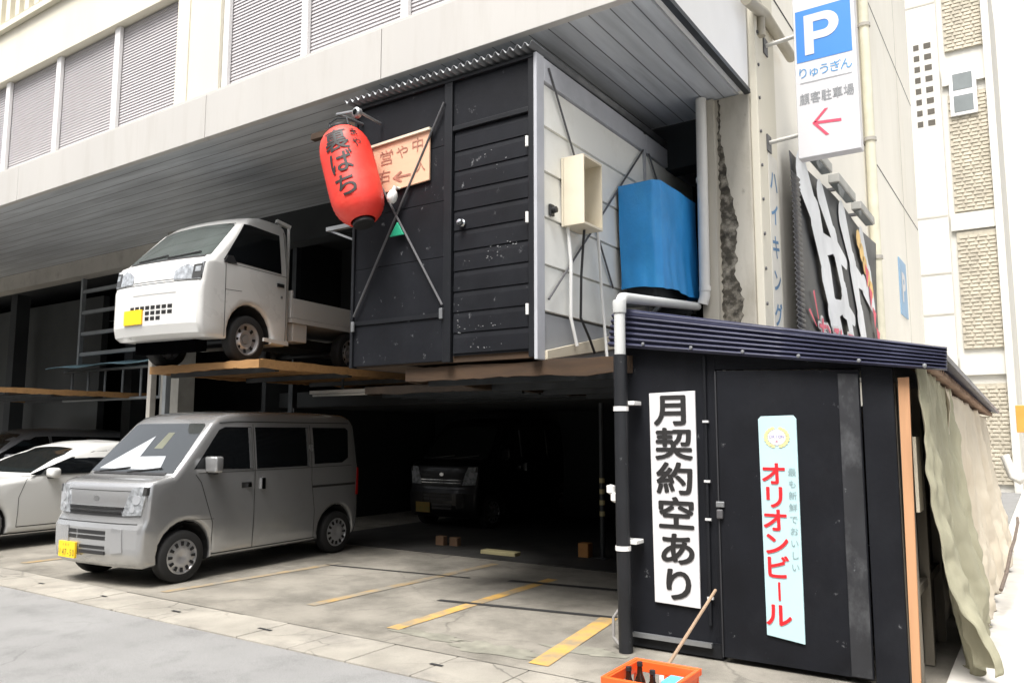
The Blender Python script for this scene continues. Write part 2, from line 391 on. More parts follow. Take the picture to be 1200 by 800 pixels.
# facade above the canopy
box('sill', fasciam, bld, -30, -2.46, 5.635, 5.78, 5.642, 5.72)
box('upper_wall', creamwall, bld, -30, -8.96, 5.64, 5.9, 7.26, 8.1)
box('upper_ledge', creamwall, bld, -30, -8.0, 5.56, 5.9, 8.103, 8.2)
box('upper_wall', creamwall, bld, -30, -8.0, 5.7, 5.9, 8.203, 14)
fn = MB()
for i in range(70): fn.box(-30 + i * .31, -30 + i * .31 + .14, 5.56, 5.698, 8.21, 11)
build(fn, 'upper_fins', creamwall, bld)
box('facade_pillar', creamwall, bld, -8.957, -8.06, 5.66, 5.9, 5.725, 14)
box('facade_pillar_strip', creamwall, bld, -8.74, -8.68, 5.645, 5.659, 5.725, 14)
def louver(x0, x1, z0, z1):
    m = MB(); n = int((z1 - z0) / .042)
    for i in range(n):
        z = z0 + i * .042
        m.add([(x0, 5.76, z), (x1, 5.76, z), (x1, 5.772, z + .040), (x0, 5.772, z + .040)], [(0, 1, 2, 3)])
        m.add([(x0, 5.772, z + .040), (x1, 5.772, z + .040), (x1, 5.76, z + .043), (x0, 5.76, z + .043)], [(0, 1, 2, 3)])
    return build(m, 'louver', louvm, bld, fix=False)
mull = [-29.3, -27.7, -26.1, -24.5, -22.95, -21.4, -19.85, -18.3, -16.75, -15.2, -13.63, -12.04, -10.45]
for a, b in zip(mull, mull[1:] + [-8.96]): louver(a, b, 5.725, 7.25)
for a in mull: box('mullion', mullm, bld, a - .065, a + .065, 5.70, 5.758, 5.722, 7.258, bevel=.008)
mull2 = [-8.06, -6.60, -5.12, -3.64]
for a, b in zip(mull2, mull2[1:] + [-2.46]): louver(a, b, 5.725, 12)
for a in mull2: box('mullion', mullm, bld, a - .05 + (.055 if a == -8.06 else 0), a + .05 + (.055 if a == -8.06 else 0), 5.70, 5.758, 5.722, 12, bevel=.008)
box('louver_backing', M('louver_back', (.2, .2, .2), .8), bld, -30, -2.47, 5.83, 5.89, 5.725, 7.255)
box('louver_backing', M('louver_back', (.2, .2, .2), .8), bld, -8.05, -2.47, 5.83, 5.89, 7.265, 12)
# corner column and street side wall
box('corner_column', colm, bld, -2.86, -2.33, 7.905, 8.6, 0, 5.117, bevel=.015)
def strip(poly, y, name, mat, th=.012):
    return build(MB().prism(poly, (0, y, 0), XU, ZU, (0, -th, 0)), name, mat, bld)
random.seed(5)
pl = []
for i in range(110):
    z = 5.1 - i * .033; pl.append((-2.668 + random.uniform(-.012, .012), z))
pr_ = []
w_ = 0
for i in range(110):
    z = 5.1 - i * .033; k = min(1, max(0, (4.7 - z) / 1.2)); w_ = .8 * w_ + random.uniform(-.022, .022); pr_.append((-2.645 + .16 * k + w_ * k + random.uniform(-.012, .014), z))
strip(pl + pr_[::-1], 7.904, 'moss_stain', stainm, .003)
box('column_edge', colm, bld, -2.86, -2.69, 7.84, 7.903, 0, 5.1)
box('side_wall', sidewall, bld, -2.75, -2.32, 8.603, 21.8, 0, 14, bevel=.01)
box('side_pilaster', creamwall, bld, -2.33, -2.25, 7.93, 8.62, 2, 14, bevel=.01)
box('wall_groove', slotdark, bld, -2.322, -2.316, 8.7, 21.7, 6.62, 6.645)
box('wall_groove', slotdark, bld, -2.322, -2.316, 8.7, 21.7, 9.85, 9.875)
box('wall_groove', M('soft_line', (.4, .38, .33), .8), bld, -2.322, -2.3165, 19.3, 19.33, 0, 14)
build(MB().tube([(-2.22, 14.6, 0), (-2.22, 14.6, 14)], .085, 12), 'downpipe', M('cream_pipe', (.66, .63, .50), .5), bld, smooth=40)
for z in (4.6, 6.7, 8.8): build(MB().lathe([(.105, -.03), (.105, .03)], (-2.22, 14.6, z), ZU, 14), 'pipe_clamp', beamcream, bld)
build(MB().tube([(-2.2, 7.5, 5.9), (-2.2, 7.9, 5.98), (-2.2, 8.1, 6.02), (-2.2, 9.2, 5.98)], .06, 12), 'brown_pipe', M('brown_pipe', (.36, .33, .26), .5), bld, smooth=40)
build(MB().tube([(-2.22, 7.7, 6.06), (-2.22, 7.95, 6.06), (-2.22, 8.05, 5.98), (-2.22, 8.05, 5.75)], .045, 12), 'brown_pipe', M('brown_pipe', (.36, .33, .26), .5), bld, smooth=40)
for i in range(14): build(MB().lathe([(.0, -.0), (.018, .0), (.018, .015), (.0, .016)], (-2.25, 7.99, 2.9 + i * .36), XU, 8), 'wall_bolt', rodm, bld)
# garage interior
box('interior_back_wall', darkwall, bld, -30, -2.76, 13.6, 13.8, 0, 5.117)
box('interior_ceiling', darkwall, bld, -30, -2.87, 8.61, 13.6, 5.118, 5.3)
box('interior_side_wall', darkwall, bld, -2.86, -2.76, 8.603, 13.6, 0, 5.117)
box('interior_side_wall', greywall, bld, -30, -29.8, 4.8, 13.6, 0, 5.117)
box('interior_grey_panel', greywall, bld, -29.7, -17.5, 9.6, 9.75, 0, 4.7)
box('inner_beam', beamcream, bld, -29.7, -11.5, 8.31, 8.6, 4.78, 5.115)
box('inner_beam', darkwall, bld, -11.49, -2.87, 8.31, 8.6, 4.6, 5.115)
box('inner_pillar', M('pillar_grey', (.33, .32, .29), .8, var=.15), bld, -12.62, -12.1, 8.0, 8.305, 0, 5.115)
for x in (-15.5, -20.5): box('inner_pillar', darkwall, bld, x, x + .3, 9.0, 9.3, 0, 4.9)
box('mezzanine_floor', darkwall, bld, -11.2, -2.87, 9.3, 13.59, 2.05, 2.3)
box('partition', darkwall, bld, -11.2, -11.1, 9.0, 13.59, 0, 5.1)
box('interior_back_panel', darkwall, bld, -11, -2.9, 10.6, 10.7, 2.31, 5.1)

# the street is narrow: the building opposite, behind the viewpoint, shuts off the low sky
ob = thing('street_building', 'grey building across the street behind the viewpoint, mirrored in the van windscreen', 'building', (-14, -9, 0))
box('wall', M('opposite_wall', (.16, .155, .15), .8, var=.1), ob, -45, 9, -16, -8, 0, 10)
for i in range(12):
    for z in (1.2, 4.2, 7.2):
        wq = box('window', mullm, ob, -43 + i * 4.2, -41 + i * 4.2, -7.998, -7.95, z, z + 1.4)
        box('pane', winglass, wq, -42.9 + i * 4.2, -41.1 + i * 4.2, -7.948, -7.94, z + .1, z + 1.3)

# ================================================================== LIFT PALLETS, POSTS, RACKS
GP = 'car lift platforms above the bays'
def platform(x0, x1, y0, y1, z1, label, deckmat, rimmat, th=.10):
    p = thing('lift_platform', label, 'lift platform', ((x0 + x1) / 2, (y0 + y1) / 2, z1 - th), GP)
    m = MB(); n = max(4, int((x1 - x0) / .12))
    for i in range(n):                                          # ribbed deck
        xa = x0 + (x1 - x0) * i / n; xb = x0 + (x1 - x0) * (i + 1) / n
        m.box(xa, xb - .012, y0 + .045, y1 - .045, z1 - (.05 if i % 2 else .065), z1 - .012)
    build(m, 'deck', deckmat, p)
    def rim(nm, ax, lo, hi, fixed, sgn):
        m_ = MB(); k = max(12, int((hi - lo) / .07)); rnd = random.Random(int((lo + hi + fixed) * 100)); top = []; bot = []
        wt = wb = 0.
        for i in range(k + 1):
            wt = .8 * wt + rnd.uniform(-.006, .006); wb = .75 * wb + rnd.uniform(-.008, .008)
            top.append(z1 + wt - .004); bot.append(z1 - th + wb)
        for i in range(k):
            a, b_ = lo + (hi - lo) * i / k, lo + (hi - lo) * (i + 1) / k
            q = [(a, bot[i]), (b_, bot[i + 1]), (b_, top[i + 1]), (a, top[i])]
            f0, f1 = fixed, fixed + sgn * .045
            P_ = [((u_, f0, z_) if ax == 0 else (f0, u_, z_)) for u_, z_ in q] + [((u_, f1, z_) if ax == 0 else (f1, u_, z_)) for u_, z_ in q]
            m_.add(P_, [(0, 1, 2, 3), (7, 6, 5, 4), (3, 2, 6, 7), (0, 4, 5, 1)] + ([(0, 3, 7, 4)] if i == 0 else []) + ([(1, 5, 6, 2)] if i == k - 1 else []))
        build(m_, nm, rimmat, p)
    rim('front_rim', 0, x0, x1, y0, 1); rim('back_rim', 0, x0, x1, y1, -1)
    rim('side_rim', 1, y0 + .047, y1 - .047, x0, 1); rim('side_rim', 1, y0 + .047, y1 - .047, x1, -1)
    b = MB()
    for k in range(4):
        y = y0 + .3 + (y1 - y0 - .6) * k / 3; b.box(x0 + .05, x1 - .05, y - .03, y + .03, z1 - th - .03, z1 - .07)
    build(b, 'crossbeam', steeldk, p)
    return p
platform(-9.5, -7.36, 5.86, 10.0, 2.45, 'orange plywood lift platform carrying the small white truck', woodor, woodor)
platform(-18.6, -14.45, 6.1, 8.9, 2.38, 'brown edged lift platform above the white hatchback, left edge of picture', wooddk, woodor)
platform(-4.9, -2.64, 5.56, 9.3, 2.205, 'stained wooden platform under the black hut and blue covered tank', wooddk, wooddk, .13)
platform(-7.3, -5.0, 7.5, 9.2, 2.20, 'dark steel lift platform between white truck and black hut', steeldk, M('rusty_rim', (.03, .02, .013), .8, var=.4))

def post(x, y, z0, z1, wd, mat, label, base=True):
    p = thing('lift_post', label, 'post', (x, y, z0))
    box('shaft', mat, p, x - wd / 2, x + wd / 2, y - wd / 2, y + wd / 2, z0 + .02, z1, bevel=.008)
    box('base_plate', steeldk, p, x - wd, x + wd, y - wd, y + wd, z0, z0 + .018)
    box('bracket', steeldk, p, x - wd * .7, x + wd * .7, y - wd * .8, y - wd / 2 - .002, z1 - .25, z1 - .12)
    return p
post(-11.35, 7.3, .0145, 3.0, .09, railm, 'thin grey lift post beside the garage pillar behind silver van')
post(-11.75, 7.3, .0145, 3.2, .10, beamcream, 'thin cream lift post nearest the grey rack')
rk = thing('wall_rack', 'grey metal ladder rack behind the white truck front', 'rack', (-15, 8.55, 3.15))
for x in (-16.35, -13.6): box('upright', railm, rk, x - .035, x + .035, 8.5, 8.58, 2.95, 4.85)
for z in (3.2, 3.62, 4.06, 4.5): box('rung', railm, rk, -16.31, -13.64, 8.51, 8.57, z - .035, z + .035)
rl = thing('railing', 'low grey railing with pickets under the pale blue sheet', 'railing', (-15.2, 8.6, 2.2))
build(MB().tube([(-16.9, 8.55, 2.27), (-13.2, 8.55, 2.27)], .03, 8), 'rail', railm, rl)
build(MB().tube([(-16.9, 8.55, 2.86), (-13.2, 8.55, 2.86)], .03, 8), 'rail', railm, rl)
for i in range(6): build(MB().tube([(-16.6 + i * .62, 8.55, 2.29), (-16.6 + i * .62, 8.55, 2.84)], .022, 8), 'picket', railm, rl)
shm = MB().grid(lambda a, b: (-17.0 + 3.8 * a, 8.2 + .55 * b, 2.91 + .10 * b + .02 * math.sin(a * 14)), 30, 4)
tag(build(shm, 'plastic_sheet', lightblue, None, smooth=40, solid=.012), 'pale blue sheet folded along the top of the low grey railing', 'sheet')
fl_ = thing('fluorescent_lamp', 'unlit lamp batten hanging under the white truck platform', 'lamp', (-8.2, 8.0, 2.2))
box('batten', whitep, fl_, -8.9, -7.6, 8.0, 8.06, 2.17, 2.22, bevel=.005)
build(MB().tube([(-8.85, 8.03, 2.15), (-7.65, 8.03, 2.15)], .016, 8), 'tube', whitep, fl_)
build(MB().tube([(-8.25, 8.03, 2.222), (-8.25, 8.03, 2.37)], .02, 8), 'hanger', steeldk, fl_)

# ================================================================== BLACK HUT ON THE PLATFORM
X0, X1, YF, YB, Z0, Z1 = -5.55, -3.42, 5.5, 9.2, 2.225, 4.82
hut = thing('container_hut', 'black prefab hut with cream sided flank raised on lift platforms under canopy', 'hut', ((X0 + X1) / 2, 7.3, Z0))
box('rear_wall', blackpaint, hut, X0, X1, YB - .05, YB, Z0, Z1)
box('left_wall', blackpaint, hut, X0, X0 + .05, YF + .03, YB - .052, Z0, Z1)
box('floor', wooddk, hut, X0 + .052, X1 - .052, YF + .03, YB - .052, Z0, Z0 + .06)
# front wall: wide boards left of the door, frame, door
fw = MB()
for i, (za, zb) in enumerate(((2.24, 2.66), (2.664, 3.18), (3.184, 3.70), (3.704, 4.22), (4.224, 4.80))):
    fw.box(X0 + .035, -4.41, YF, YF + .03, za, zb)
build(fw, 'front_wall', blackpaint, hut, bevel=.004)
box('transom_panel', blackpaint, hut, -4.31, -3.50, YF + .004, YF + .03, 4.38, 4.80)
for xa, xb in ((X0, X0 + .033), (-4.405, -4.315), (-3.495, -3.44)): box('frame_post', blackframe, hut, xa, xb, YF - .022, YF + .028, Z0, Z1, bevel=.005)
box('frame_rail', blackframe, hut, -4.313, -3.497, YF - .018, YF + .026, 4.33, 4.376, bevel=.004)
box('frame_rail', blackframe, hut, X0 + .035, -3.44, YF - .028, YF + .03, 4.803, 4.83)
box('lower_rail', blackframe, hut, X0 + .036, -4.41, YF - .014, YF - .001, 2.635, 2.675)
dr = MB()
n = 11; zz0, zz1 = 2.30, 4.325; st = (zz1 - zz0) / n
for i in range(n):                                            # stepped horizontal ribs
    za = zz0 + i * st
    dr.add([(-4.30, YF + .002, za), (-3.51, YF + .002, za), (-3.51, YF + .005, za + st * .72), (-4.30, YF + .005, za + st * .72), (-3.51, YF + .012, za + st), (-4.30, YF + .012, za + st)], [(0, 1, 2, 3), (3, 2, 4, 5)])
    if i: dr.add([(-4.30, YF + .012, za), (-3.51, YF + .012, za), (-3.51, YF + .002, za), (-4.30, YF + .002, za)], [(0, 1, 2, 3)])
dr.box(-4.305, -3.505, YF + .0135, YF + .03, zz0 - .02, zz1)
door = build(dr, 'door', blackpaint, hut)
build(MB().lathe([(0, -.055), (.028, -.05), (.034, -.03), (.02, -.012), (.036, -.008), (.036, .0)], (-4.20, YF - .006, 3.46), YU, 16), 'door_knob', chrome, door, smooth=40)
hg = MB()
for z in (4.02, 3.36, 2.58): hg.lathe([(.0, 0), (.014, 0), (.014, .09), (.0, .09)], (-3.503, YF - .026, z), ZU, 10)
build(hg, 'hinge', whitep, door)
sc = MB(); random.seed(21)
for cx, cz, sx, sz, k in ((-3.78, 3.20, .16, .05, 16), (-3.95, 3.11, .22, .03, 10), (-3.95, 2.52, .24, .03, 12), (-3.9, 4.0, .25, .14, 6), (-4.24, 2.55, .02, .14, 10), (-4.0, 2.34, .3, .015, 8)):
    for _ in range(k):
        x = cx + random.gauss(0, sx * .5); z = cz + random.gauss(0, sz * .5); r = random.uniform(.0025, .008)
        if not -4.28 < x < -3.53: continue
        m_ = random.randint(4, 6)
        sc.add([(x + r * random.uniform(.6, 1.8) * math.cos(6.283 * q / m_), YF - .0005 - random.uniform(0, .001), z + r * random.uniform(.5, 1) * math.sin(6.283 * q / m_)) for q in range(m_)], [tuple(range(m_))])
build(sc, 'paint_chips', M('chipped_primer', (.20, .205, .21), .8, var=.2, scale=20), door, fix=False)
# roof: corrugated sheet overhanging the front
rm = MB()
def corr(a, b): x = -5.62 + 2.22 * a; return (x, 5.40 + 3.85 * b, 4.885 + .022 * math.cos(a * 2 * math.pi * 29) + .02 * b)
rm.grid(corr, 29 * 8, 1)
build(rm, 'roof_sheet', M('dull_roof_sheet', (.13, .135, .14), .5, metal=.5, var=.25, scale=4), hut, smooth=60, solid=.006)
# cream flank
sd_ = MB(); zs = [2.62, 3.02, 3.43, 3.83, 4.23, 4.62]
for a, b in zip(zs[:-1], zs[1:]):
    for ya, yb in ((5.60, 7.66), (7.72, 9.14)):
        sd_.add([(X1 - .028, ya, a), (X1 - .028, yb, a), (X1 + .006, yb, a + .004), (X1 + .006, ya, a + .004),
                 (X1 - .008, ya, b - .012), (X1 - .008, yb, b - .012), (X1 - .028, ya, b), (X1 - .028, yb, b)],
                [(3, 2, 1, 0), (4, 5, 2, 3)[::-1], (6, 7, 5, 4)[::-1]])
build(sd_, 'side_siding', sidingm, hut)
box('side_backing', M('siding_gap', (.14, .145, .14), .8), hut, X1 - .045, X1 - .03, 5.56, 9.19, Z0, 4.82)
box('corner_trim', greytrim, hut, X1 - .018, X1 + .014, YF - .024, 5.598, Z0 - .02, 4.84, bevel=.004)
box('side_joint_trim', greytrim, hut, X1 - .027, X1 + .012, 7.662, 7.718, 2.6, 4.82)
box('top_trim', greytrim, hut, X1 - .027, X1 + .016, 5.6, 7.66, 4.625, 4.83, bevel=.004)
box('top_trim', greytrim, hut, X1 - .027, X1 + .016, 7.72, 9.18, 4.625, 4.83, bevel=.004)
build(MB().prism([(5.6, 2.22), (9.15, 2.22), (9.15, 2.6), (5.6, 2.6)], (X1 - .027, 0, 0), YU, ZU, (.015, 0, 0)), 'lower_panel', M('grey_lower_panel', (.36, .37, .385), .5, var=.06), hut)
build(MB().prism([(5.6, 2.21), (6.95, 2.42), (6.95, 2.56), (5.6, 2.285)], (X1 + .004, 0, 0), YU, ZU, (.03, 0, 0)), 'skirt_board', creamboard, hut, bevel=.004)
# bracing rods
fr = [((-4.40, 4.62), (-5.49, 2.72)), ((-5.50, 4.50), (-4.40, 2.74))]
for (xa, za), (xb, zb) in fr:
    build(MB().tube([(xa, YF - .034, za), (xb, YF - .034, zb)], .011, 8), 'front_brace', rodm, hut)
for xa, za in ((-5.50, 2.62), (-4.41, 2.66)): box('brace_bracket', galv, hut, xa - .018, xa + .018, YF - .045, YF - .024, za - .045, za + .05, bevel=.004)
for a, b in (((5.66, 4.76), (6.85, 3.0)), ((7.62, 4.62), (5.64, 2.72)), ((7.76, 4.62), (9.0, 3.2))):
    build(MB().tube([(X1 + .025, *a), (X1 + .025, *b)], .010, 8), 'side_brace', rodm, hut)

# things on the hut
mbx = thing('meter_box', 'open cream meter box fixed to the cream siding of the hut', 'box', (-3.3, 6.05, 3.38))
box('back_panel', creamboard, mbx, -3.41, -3.39, 5.89, 6.24, 3.40, 4.02)
box('side_panel', creamboard, mbx, -3.388, -3.185, 5.89, 5.905, 3.40, 4.02, bevel=.003)
box('side_panel', creamboard, mbx, -3.388, -3.185, 6.225, 6.24, 3.40, 4.02, bevel=.003)
box('top_panel', creamboard, mbx, -3.388, -3.185, 5.907, 6.223, 4.0, 4.02)
box('bottom_panel', creamboard, mbx, -3.388, -3.185, 5.907, 6.223, 3.40, 3.42)
box('breaker', creamboard, mbx, -3.388, -3.33, 5.97, 6.16, 3.50, 3.66, bevel=.01)
def cable(name, pts, r, mat, label):
    return tag(build(MB().tube(pts, r, 8), name, mat, None, smooth=60), label, 'cable')
cable('conduit', [(-3.38, 5.95, 3.40), (-3.37, 5.98, 3.1), (-3.37, 5.97, 2.6), (-3.36, 6.02, 2.45), (-3.35, 6.04, 2.36)], .016, whitep, 'white cable hanging down from the near side of the cream meter box')
cable('conduit', [(-3.28, 6.26, 3.75), (-3.33, 6.42, 3.5), (-3.34, 6.5, 2.9), (-3.33, 6.55, 2.45), (-3.28, 6.5, 2.12)], .015, whitep, 'white conduit running from the meter box past the skirt board')
cable('power_cable', [(-3.3, 6.1, 3.40), (-3.35, 6.13, 3.0), (-3.36, 6.13, 2.62), (-3.34, 6.25, 2.45), (-3.33, 6.33, 2.32)], .012, plastblack, 'thin black cable curving below the cream meter box')
plug = thing('socket', 'small black outlet on the hut corner trim beside meter box', 'socket', (-3.4, 5.68, 3.47))
build(MB().lathe([(0, .07), (.028, .065), (.03, .02), (.02, 0)], (-3.413, 5.70, 3.5), XU, 12), 'cap', plastblack, plug, smooth=40)
build(MB().box(-3.41, -3.385, 5.665, 5.735, 3.45, 3.55), 'plate', plastblack, plug, bevel=.006)

tk = thing('covered_tank', 'water tank wrapped in bright blue tarp beside cream hut flank', 'tank', (-3.2, 7.5, 2.95))
tm = MB()
def tarpf(a, b):
    # perimeter a (0..1) round the box, b from bottom to top
    per = [(-3.39, 6.98), (-3.03, 6.98), (-2.97, 7.05), (-2.955, 7.95), (-3.0, 8.02), (-3.39, 8.02)]
    d = [0]
    for p, q in zip(per[:-1], per[1:]): d.append(d[-1] + math.hypot(q[0] - p[0], q[1] - p[1]))
    s = a * d[-1]; i = max(k for k in range(len(per) - 1) if d[k] <= s + 1e-9); t = (s - d[i]) / (d[i + 1] - d[i])
    x = per[i][0] + (per[i + 1][0] - per[i][0]) * t; y = per[i][1] + (per[i + 1][1] - per[i][1]) * t
    f = (1 - b) ** 2 * .008 * math.sin(a * 61 + 2 * math.sin(b * 5)) + .004 * math.sin(a * 23 + b * 9)
    flare = (1 - b) * .02
    x += f + flare; y += -f * .6 if y < 7.2 else 0
    z = 3.0 + 1.02 * b + (.012 * math.sin(a * 19) if b < .05 else 0) + (.04 * (1 - abs(a - .35)) if b > .95 else 0)
    return (x, y, z)
tm.grid(tarpf, 90, 16)
tm.add([(-3.39, 6.98, 4.03), (-3.03, 6.98, 4.05), (-2.97, 7.05, 4.05), (-2.955, 7.95, 4.03), (-3.0, 8.02, 4.03), (-3.39, 8.02, 4.03), (-3.2, 7.5, 4.1)], [(0, 1, 6), (1, 2, 6), (2, 3, 6), (3, 4, 6), (4, 5, 6), (5, 0, 6)])
build(tm, 'tarp', bluetarp, tk, smooth=50, fix=False)
box('tank_body', steeldk, tk, -3.37, -3.06, 7.08, 7.94, 2.92, 3.95, bevel=.03)
build(MB().tube([(-3.03, 7.0, 3.3), (-2.98, 7.4, 3.28), (-2.98, 7.9, 3.3)], .006, 6), 'rope', bluetarp, tk)
tb = thing('tank_bracket', 'dark steel bracket under the blue covered tank', 'bracket', (-3.2, 7.5, 2.8))
for y in (7.1, 7.85):
    box('arm', steeldk, tb, -3.40, -2.98, y - .03, y + .03, 2.84, 2.915)
    build(MB().bar((-3.0, y, 2.84), (-3.40, y, 2.5), .04, .04), 'strut', steeldk, tb)

# lantern (hangs from a bracket on the hut front)
lt = thing('paper_lantern', 'long red paper lantern with black brush lettering hanging by hut corner', 'lantern', (-5.25, 5.16, 3.5))
LA, LB = Vector((-5.42, 5.17, 4.46)), Vector((-5.10, 5.17, 3.54))
ldir = (LB - LA).normalized(); LL = (LB - LA).length
lprof = []
for i in range(49):
    t = i / 48
    rr = .245 * (1 - abs(2 * t - 1) ** 5.5 * .52); lprof.append((rr + (.005 if i % 2 else -.004), t * LL))
build(MB().lathe(lprof, LA, ldir, 40), 'paper_body', lanternm, lt, smooth=75)
for o_, nm in ((LA, 'top_ring'), (LB, 'bottom_ring')):
    s_ = -1 if o_ is LA else 1
    build(MB().lathe([(0, 0), (.11 if s_ < 0 else .095, 0), (.115 if s_ < 0 else .10, s_ * .01), (.115 if s_ < 0 else .10, s_ * .035), (.10 if s_ < 0 else .085, s_ * .037), (0, s_ * .035)], o_, ldir, 28), nm, plastblack, lt, smooth=30)
hp = MB()
u_ = ldir.orthogonal().normalized()
hp.tube([LA - ldir * .04 + XU * .12, LA - ldir * .13 + XU * .12, LA - ldir * .16, LA - ldir * .13 - XU * .12, LA - ldir * .04 - XU * .12], .008, 8)
build(hp, 'handle', steeldk, lt)
# lettering laid on the paper drum
lside = Vector((1, 0, 0)); lside = (lside - ldir * lside.dot(ldir)).normalized(); lout = ldir.cross(lside); lout = lout if lout.y < 0 else -lout
def on_lantern(items):
    bm = bmesh.new()
    for ch, a, b, wd, hd, bold in items:
        vs, fs = glyph(ch, 0.)
        for k in range(9):
            dx, dy = (0, 0) if k == 0 else (bold * math.cos(k * .7854), bold * math.sin(k * .7854))
            vv = [bm.verts.new((a + (p.x + dx) * wd, b - (p.y + dy - .36) * hd, k * .00015)) for p in vs]
            for f in fs:
                try: bm.faces.new([vv[i] for i in f])
                except ValueError: pass
    for k in range(-12, 13): bmesh.ops.bisect_plane(bm, geom=bm.verts[:] + bm.edges[:] + bm.faces[:], plane_co=(k * .02, 0, 0), plane_no=(1, 0, 0))
    for k in range(0, 48): bmesh.ops.bisect_plane(bm, geom=bm.verts[:] + bm.edges[:] + bm.faces[:], plane_co=(0, k * .02, 0), plane_no=(0, 1, 0))
    for v in bm.verts:
        t = min(1, max(0, v.co.y / LL)); rr = .245 * (1 - abs(2 * t - 1) ** 5.5 * .52) + .007 + v.co.z; an = v.co.x / .245
        v.co = LA + ldir * v.co.y + (lside * math.sin(an) + lout * math.cos(an)) * rr
    return bm
its = [('裏', .10, .22, .25, .26, .016), ('ば', .10, .46, .25, .24, .014), ('ち', .10, .70, .25, .24, .014), ('ま', .285, .15, .10, .11, .01), ('や', .29, .28, .10, .11, .01)]
finish(on_lantern(its), 'lettering', blackink, lt)
lb = thing('lantern_bracket', 'dark pole bracket reaching out above the red lantern', 'bracket', (-5.4, 5.3, 4.6))
build(MB().tube([(-5.46, 5.62, 4.66), (-5.46, 5.16, 4.645)], .016, 8), 'arm', galv, lb)
build(MB().tube([(-5.20, 5.476, 4.60), (-5.20, 5.16, 4.62), (-5.47, 5.16, 4.645)], .014, 8), 'arm', galv, lb)
build(MB().lathe([(.03, 0), (.05, .01), (.05, .05), (.03, .06), (0, .06)], (-5.2, 5.13, 4.6), YU, 14), 'clamp', galv, lb)
tag(build(MB().box(-6.35, -5.6, 5.62, 5.69, 4.72, 4.79), 'timber_batten', wooddk, None, bevel=.005), 'brown timber batten sticking out behind top of red lantern', 'batten')
ol = thing('outrigger', 'short grey metal arm below the red lantern at hut edge', 'bracket', (-5.7, 5.5, 3.6))
build(MB().bar((-5.95, 5.53, 3.66), (-5.552, 5.53, 3.66), .05, .04), 'arm', galv, ol)
build(MB().bar((-5.95, 5.53, 3.66), (-5.56, 5.53, 3.5), .02, .02), 'brace', galv, ol)

ws = thing('wooden_sign', 'pinkish plywood sign with faint handwriting beside the red lantern', 'sign', (-4.93, 5.47, 3.88))
ua = Vector((.70, 0, .02)); 
build(MB().prism([(-5.28, 3.88), (-4.57, 3.92), (-4.57, 4.39), (-5.28, 4.36)], (0, 5.468, 0), XU, ZU, (0, .02, 0)), 'board', plywood, ws, bevel=.003)
build(MB().prism([(-5.30, 4.362), (-4.555, 4.392), (-4.555, 4.415), (-5.30, 4.385)], (0, 5.445, 0), XU, ZU, (0, .045, 0)), 'top_lip', creamboard, ws)
build(writing([('営', -5.10, 4.23, .20, .16, .004), ('や', -4.90, 4.25, .17, .14, .004), ('中', -4.71, 4.28, .16, .15, .004), ('右', -5.12, 4.05, .17, .14, .004), ('←', -4.90, 4.02, .30, .16, .016), ('入', -4.67, 4.07, .12, .12, .0)], (0, 5.464, 0), XU, ZU), 'lettering', inkbrown, ws, fix=False)
sp_ = thing('spotlight', 'small white lamp below the plywood sign on black wall', 'lamp', (-4.96, 5.4, 3.74))
build(MB().lathe([(0, -.055), (.03, -.05), (.048, -.02), (.05, .02), (.035, .06), (.018, .075), (.018, .11), (0, .11)], (-4.96, 5.40, 3.80), Vector((.25, .1, 1)), 18), 'bulb', whitep, sp_, smooth=50)
build(MB().tube([(-4.94, 5.41, 3.9), (-4.93, 5.47, 3.9)], .012, 8), 'mount', whitep, sp_)
tag(build(MB().prism([(-5.02, 3.44), (-4.85, 3.44), (-4.93, 3.57)], (0, 5.44, 0), XU, ZU, (0, .02, 0)), 'pennant', greenp, None, bevel=.004), 'small green triangular tag hung on the crossing braces', 'tag')

# ================================================================== BLACK SHED AT THE CORNER
SY = 5.65
shed = thing('corner_shed', 'low black painted shed with navy corrugated eave at the building corner', 'shed', (-1.7, 8, 0))
def shed_top(x): return 2.28 - (x + 2.7) * .135
sw = MB()
sw.prism([(-2.70, .02), (-1.985, .02), (-1.985, shed_top(-1.985)), (-2.70, shed_top(-2.70))], (0, SY, 0), XU, ZU, (0, .04, 0))
build(sw, 'front_wall', blackpaint, shed, bevel=.003)
build(MB().prism([(-.99, .02), (-.80, .02), (-.80, shed_top(-.80)), (-.99, shed_top(-.99))], (0, SY - .012, 0), XU, ZU, (0, .04, 0)), 'front_panel', blackpaint, shed, bevel=.003)
build(MB().prism([(-1.985, 2.065), (-.99, 2.03), (-.99, shed_top(-.99)), (-1.985, shed_top(-1.985))], (0, SY + .004, 0), XU, ZU, (0, .036, 0)), 'door_header', blackpaint, shed)
dsh = build(MB().prism([(-1.965, .05), (-1.0, .05), (-1.0, 2.02), (-1.965, 2.055)], (0, SY - .03, 0), XU, ZU, (0, .028, 0)), 'door', blackpaint, shed, bevel=.003)
wp = build(MB().prism([(-1.13, .06), (-1.005, .06), (-1.005, 1.99), (-1.13, 2.0)], (0, SY - .042, 0), XU, ZU, (0, .011, 0)), 'worn_edge', M('worn_black', (.014, .015, .018), .7, var=.4, scale=4, scr=(.30, .31, .32), scr_amt=.9, scr_scale=8, stretch=(1, 1, .6), dirt=(.08, .083, .088), dirt_amt=.8, dirt_scale=5), dsh, bevel=.002)
box('door_edge', M('scuffed_edge', (.02, .021, .024), .6, scr=(.42, .42, .41), scr_amt=.9, scr_scale=5, stretch=(1, 1, .5)), dsh, -1.978, -1.968, SY - .036, SY - .004, .05, 2.05)
box('latch', galv, shed, -1.99, -1.93, SY - .05, SY - .033, 1.08, 1.12, bevel=.004)
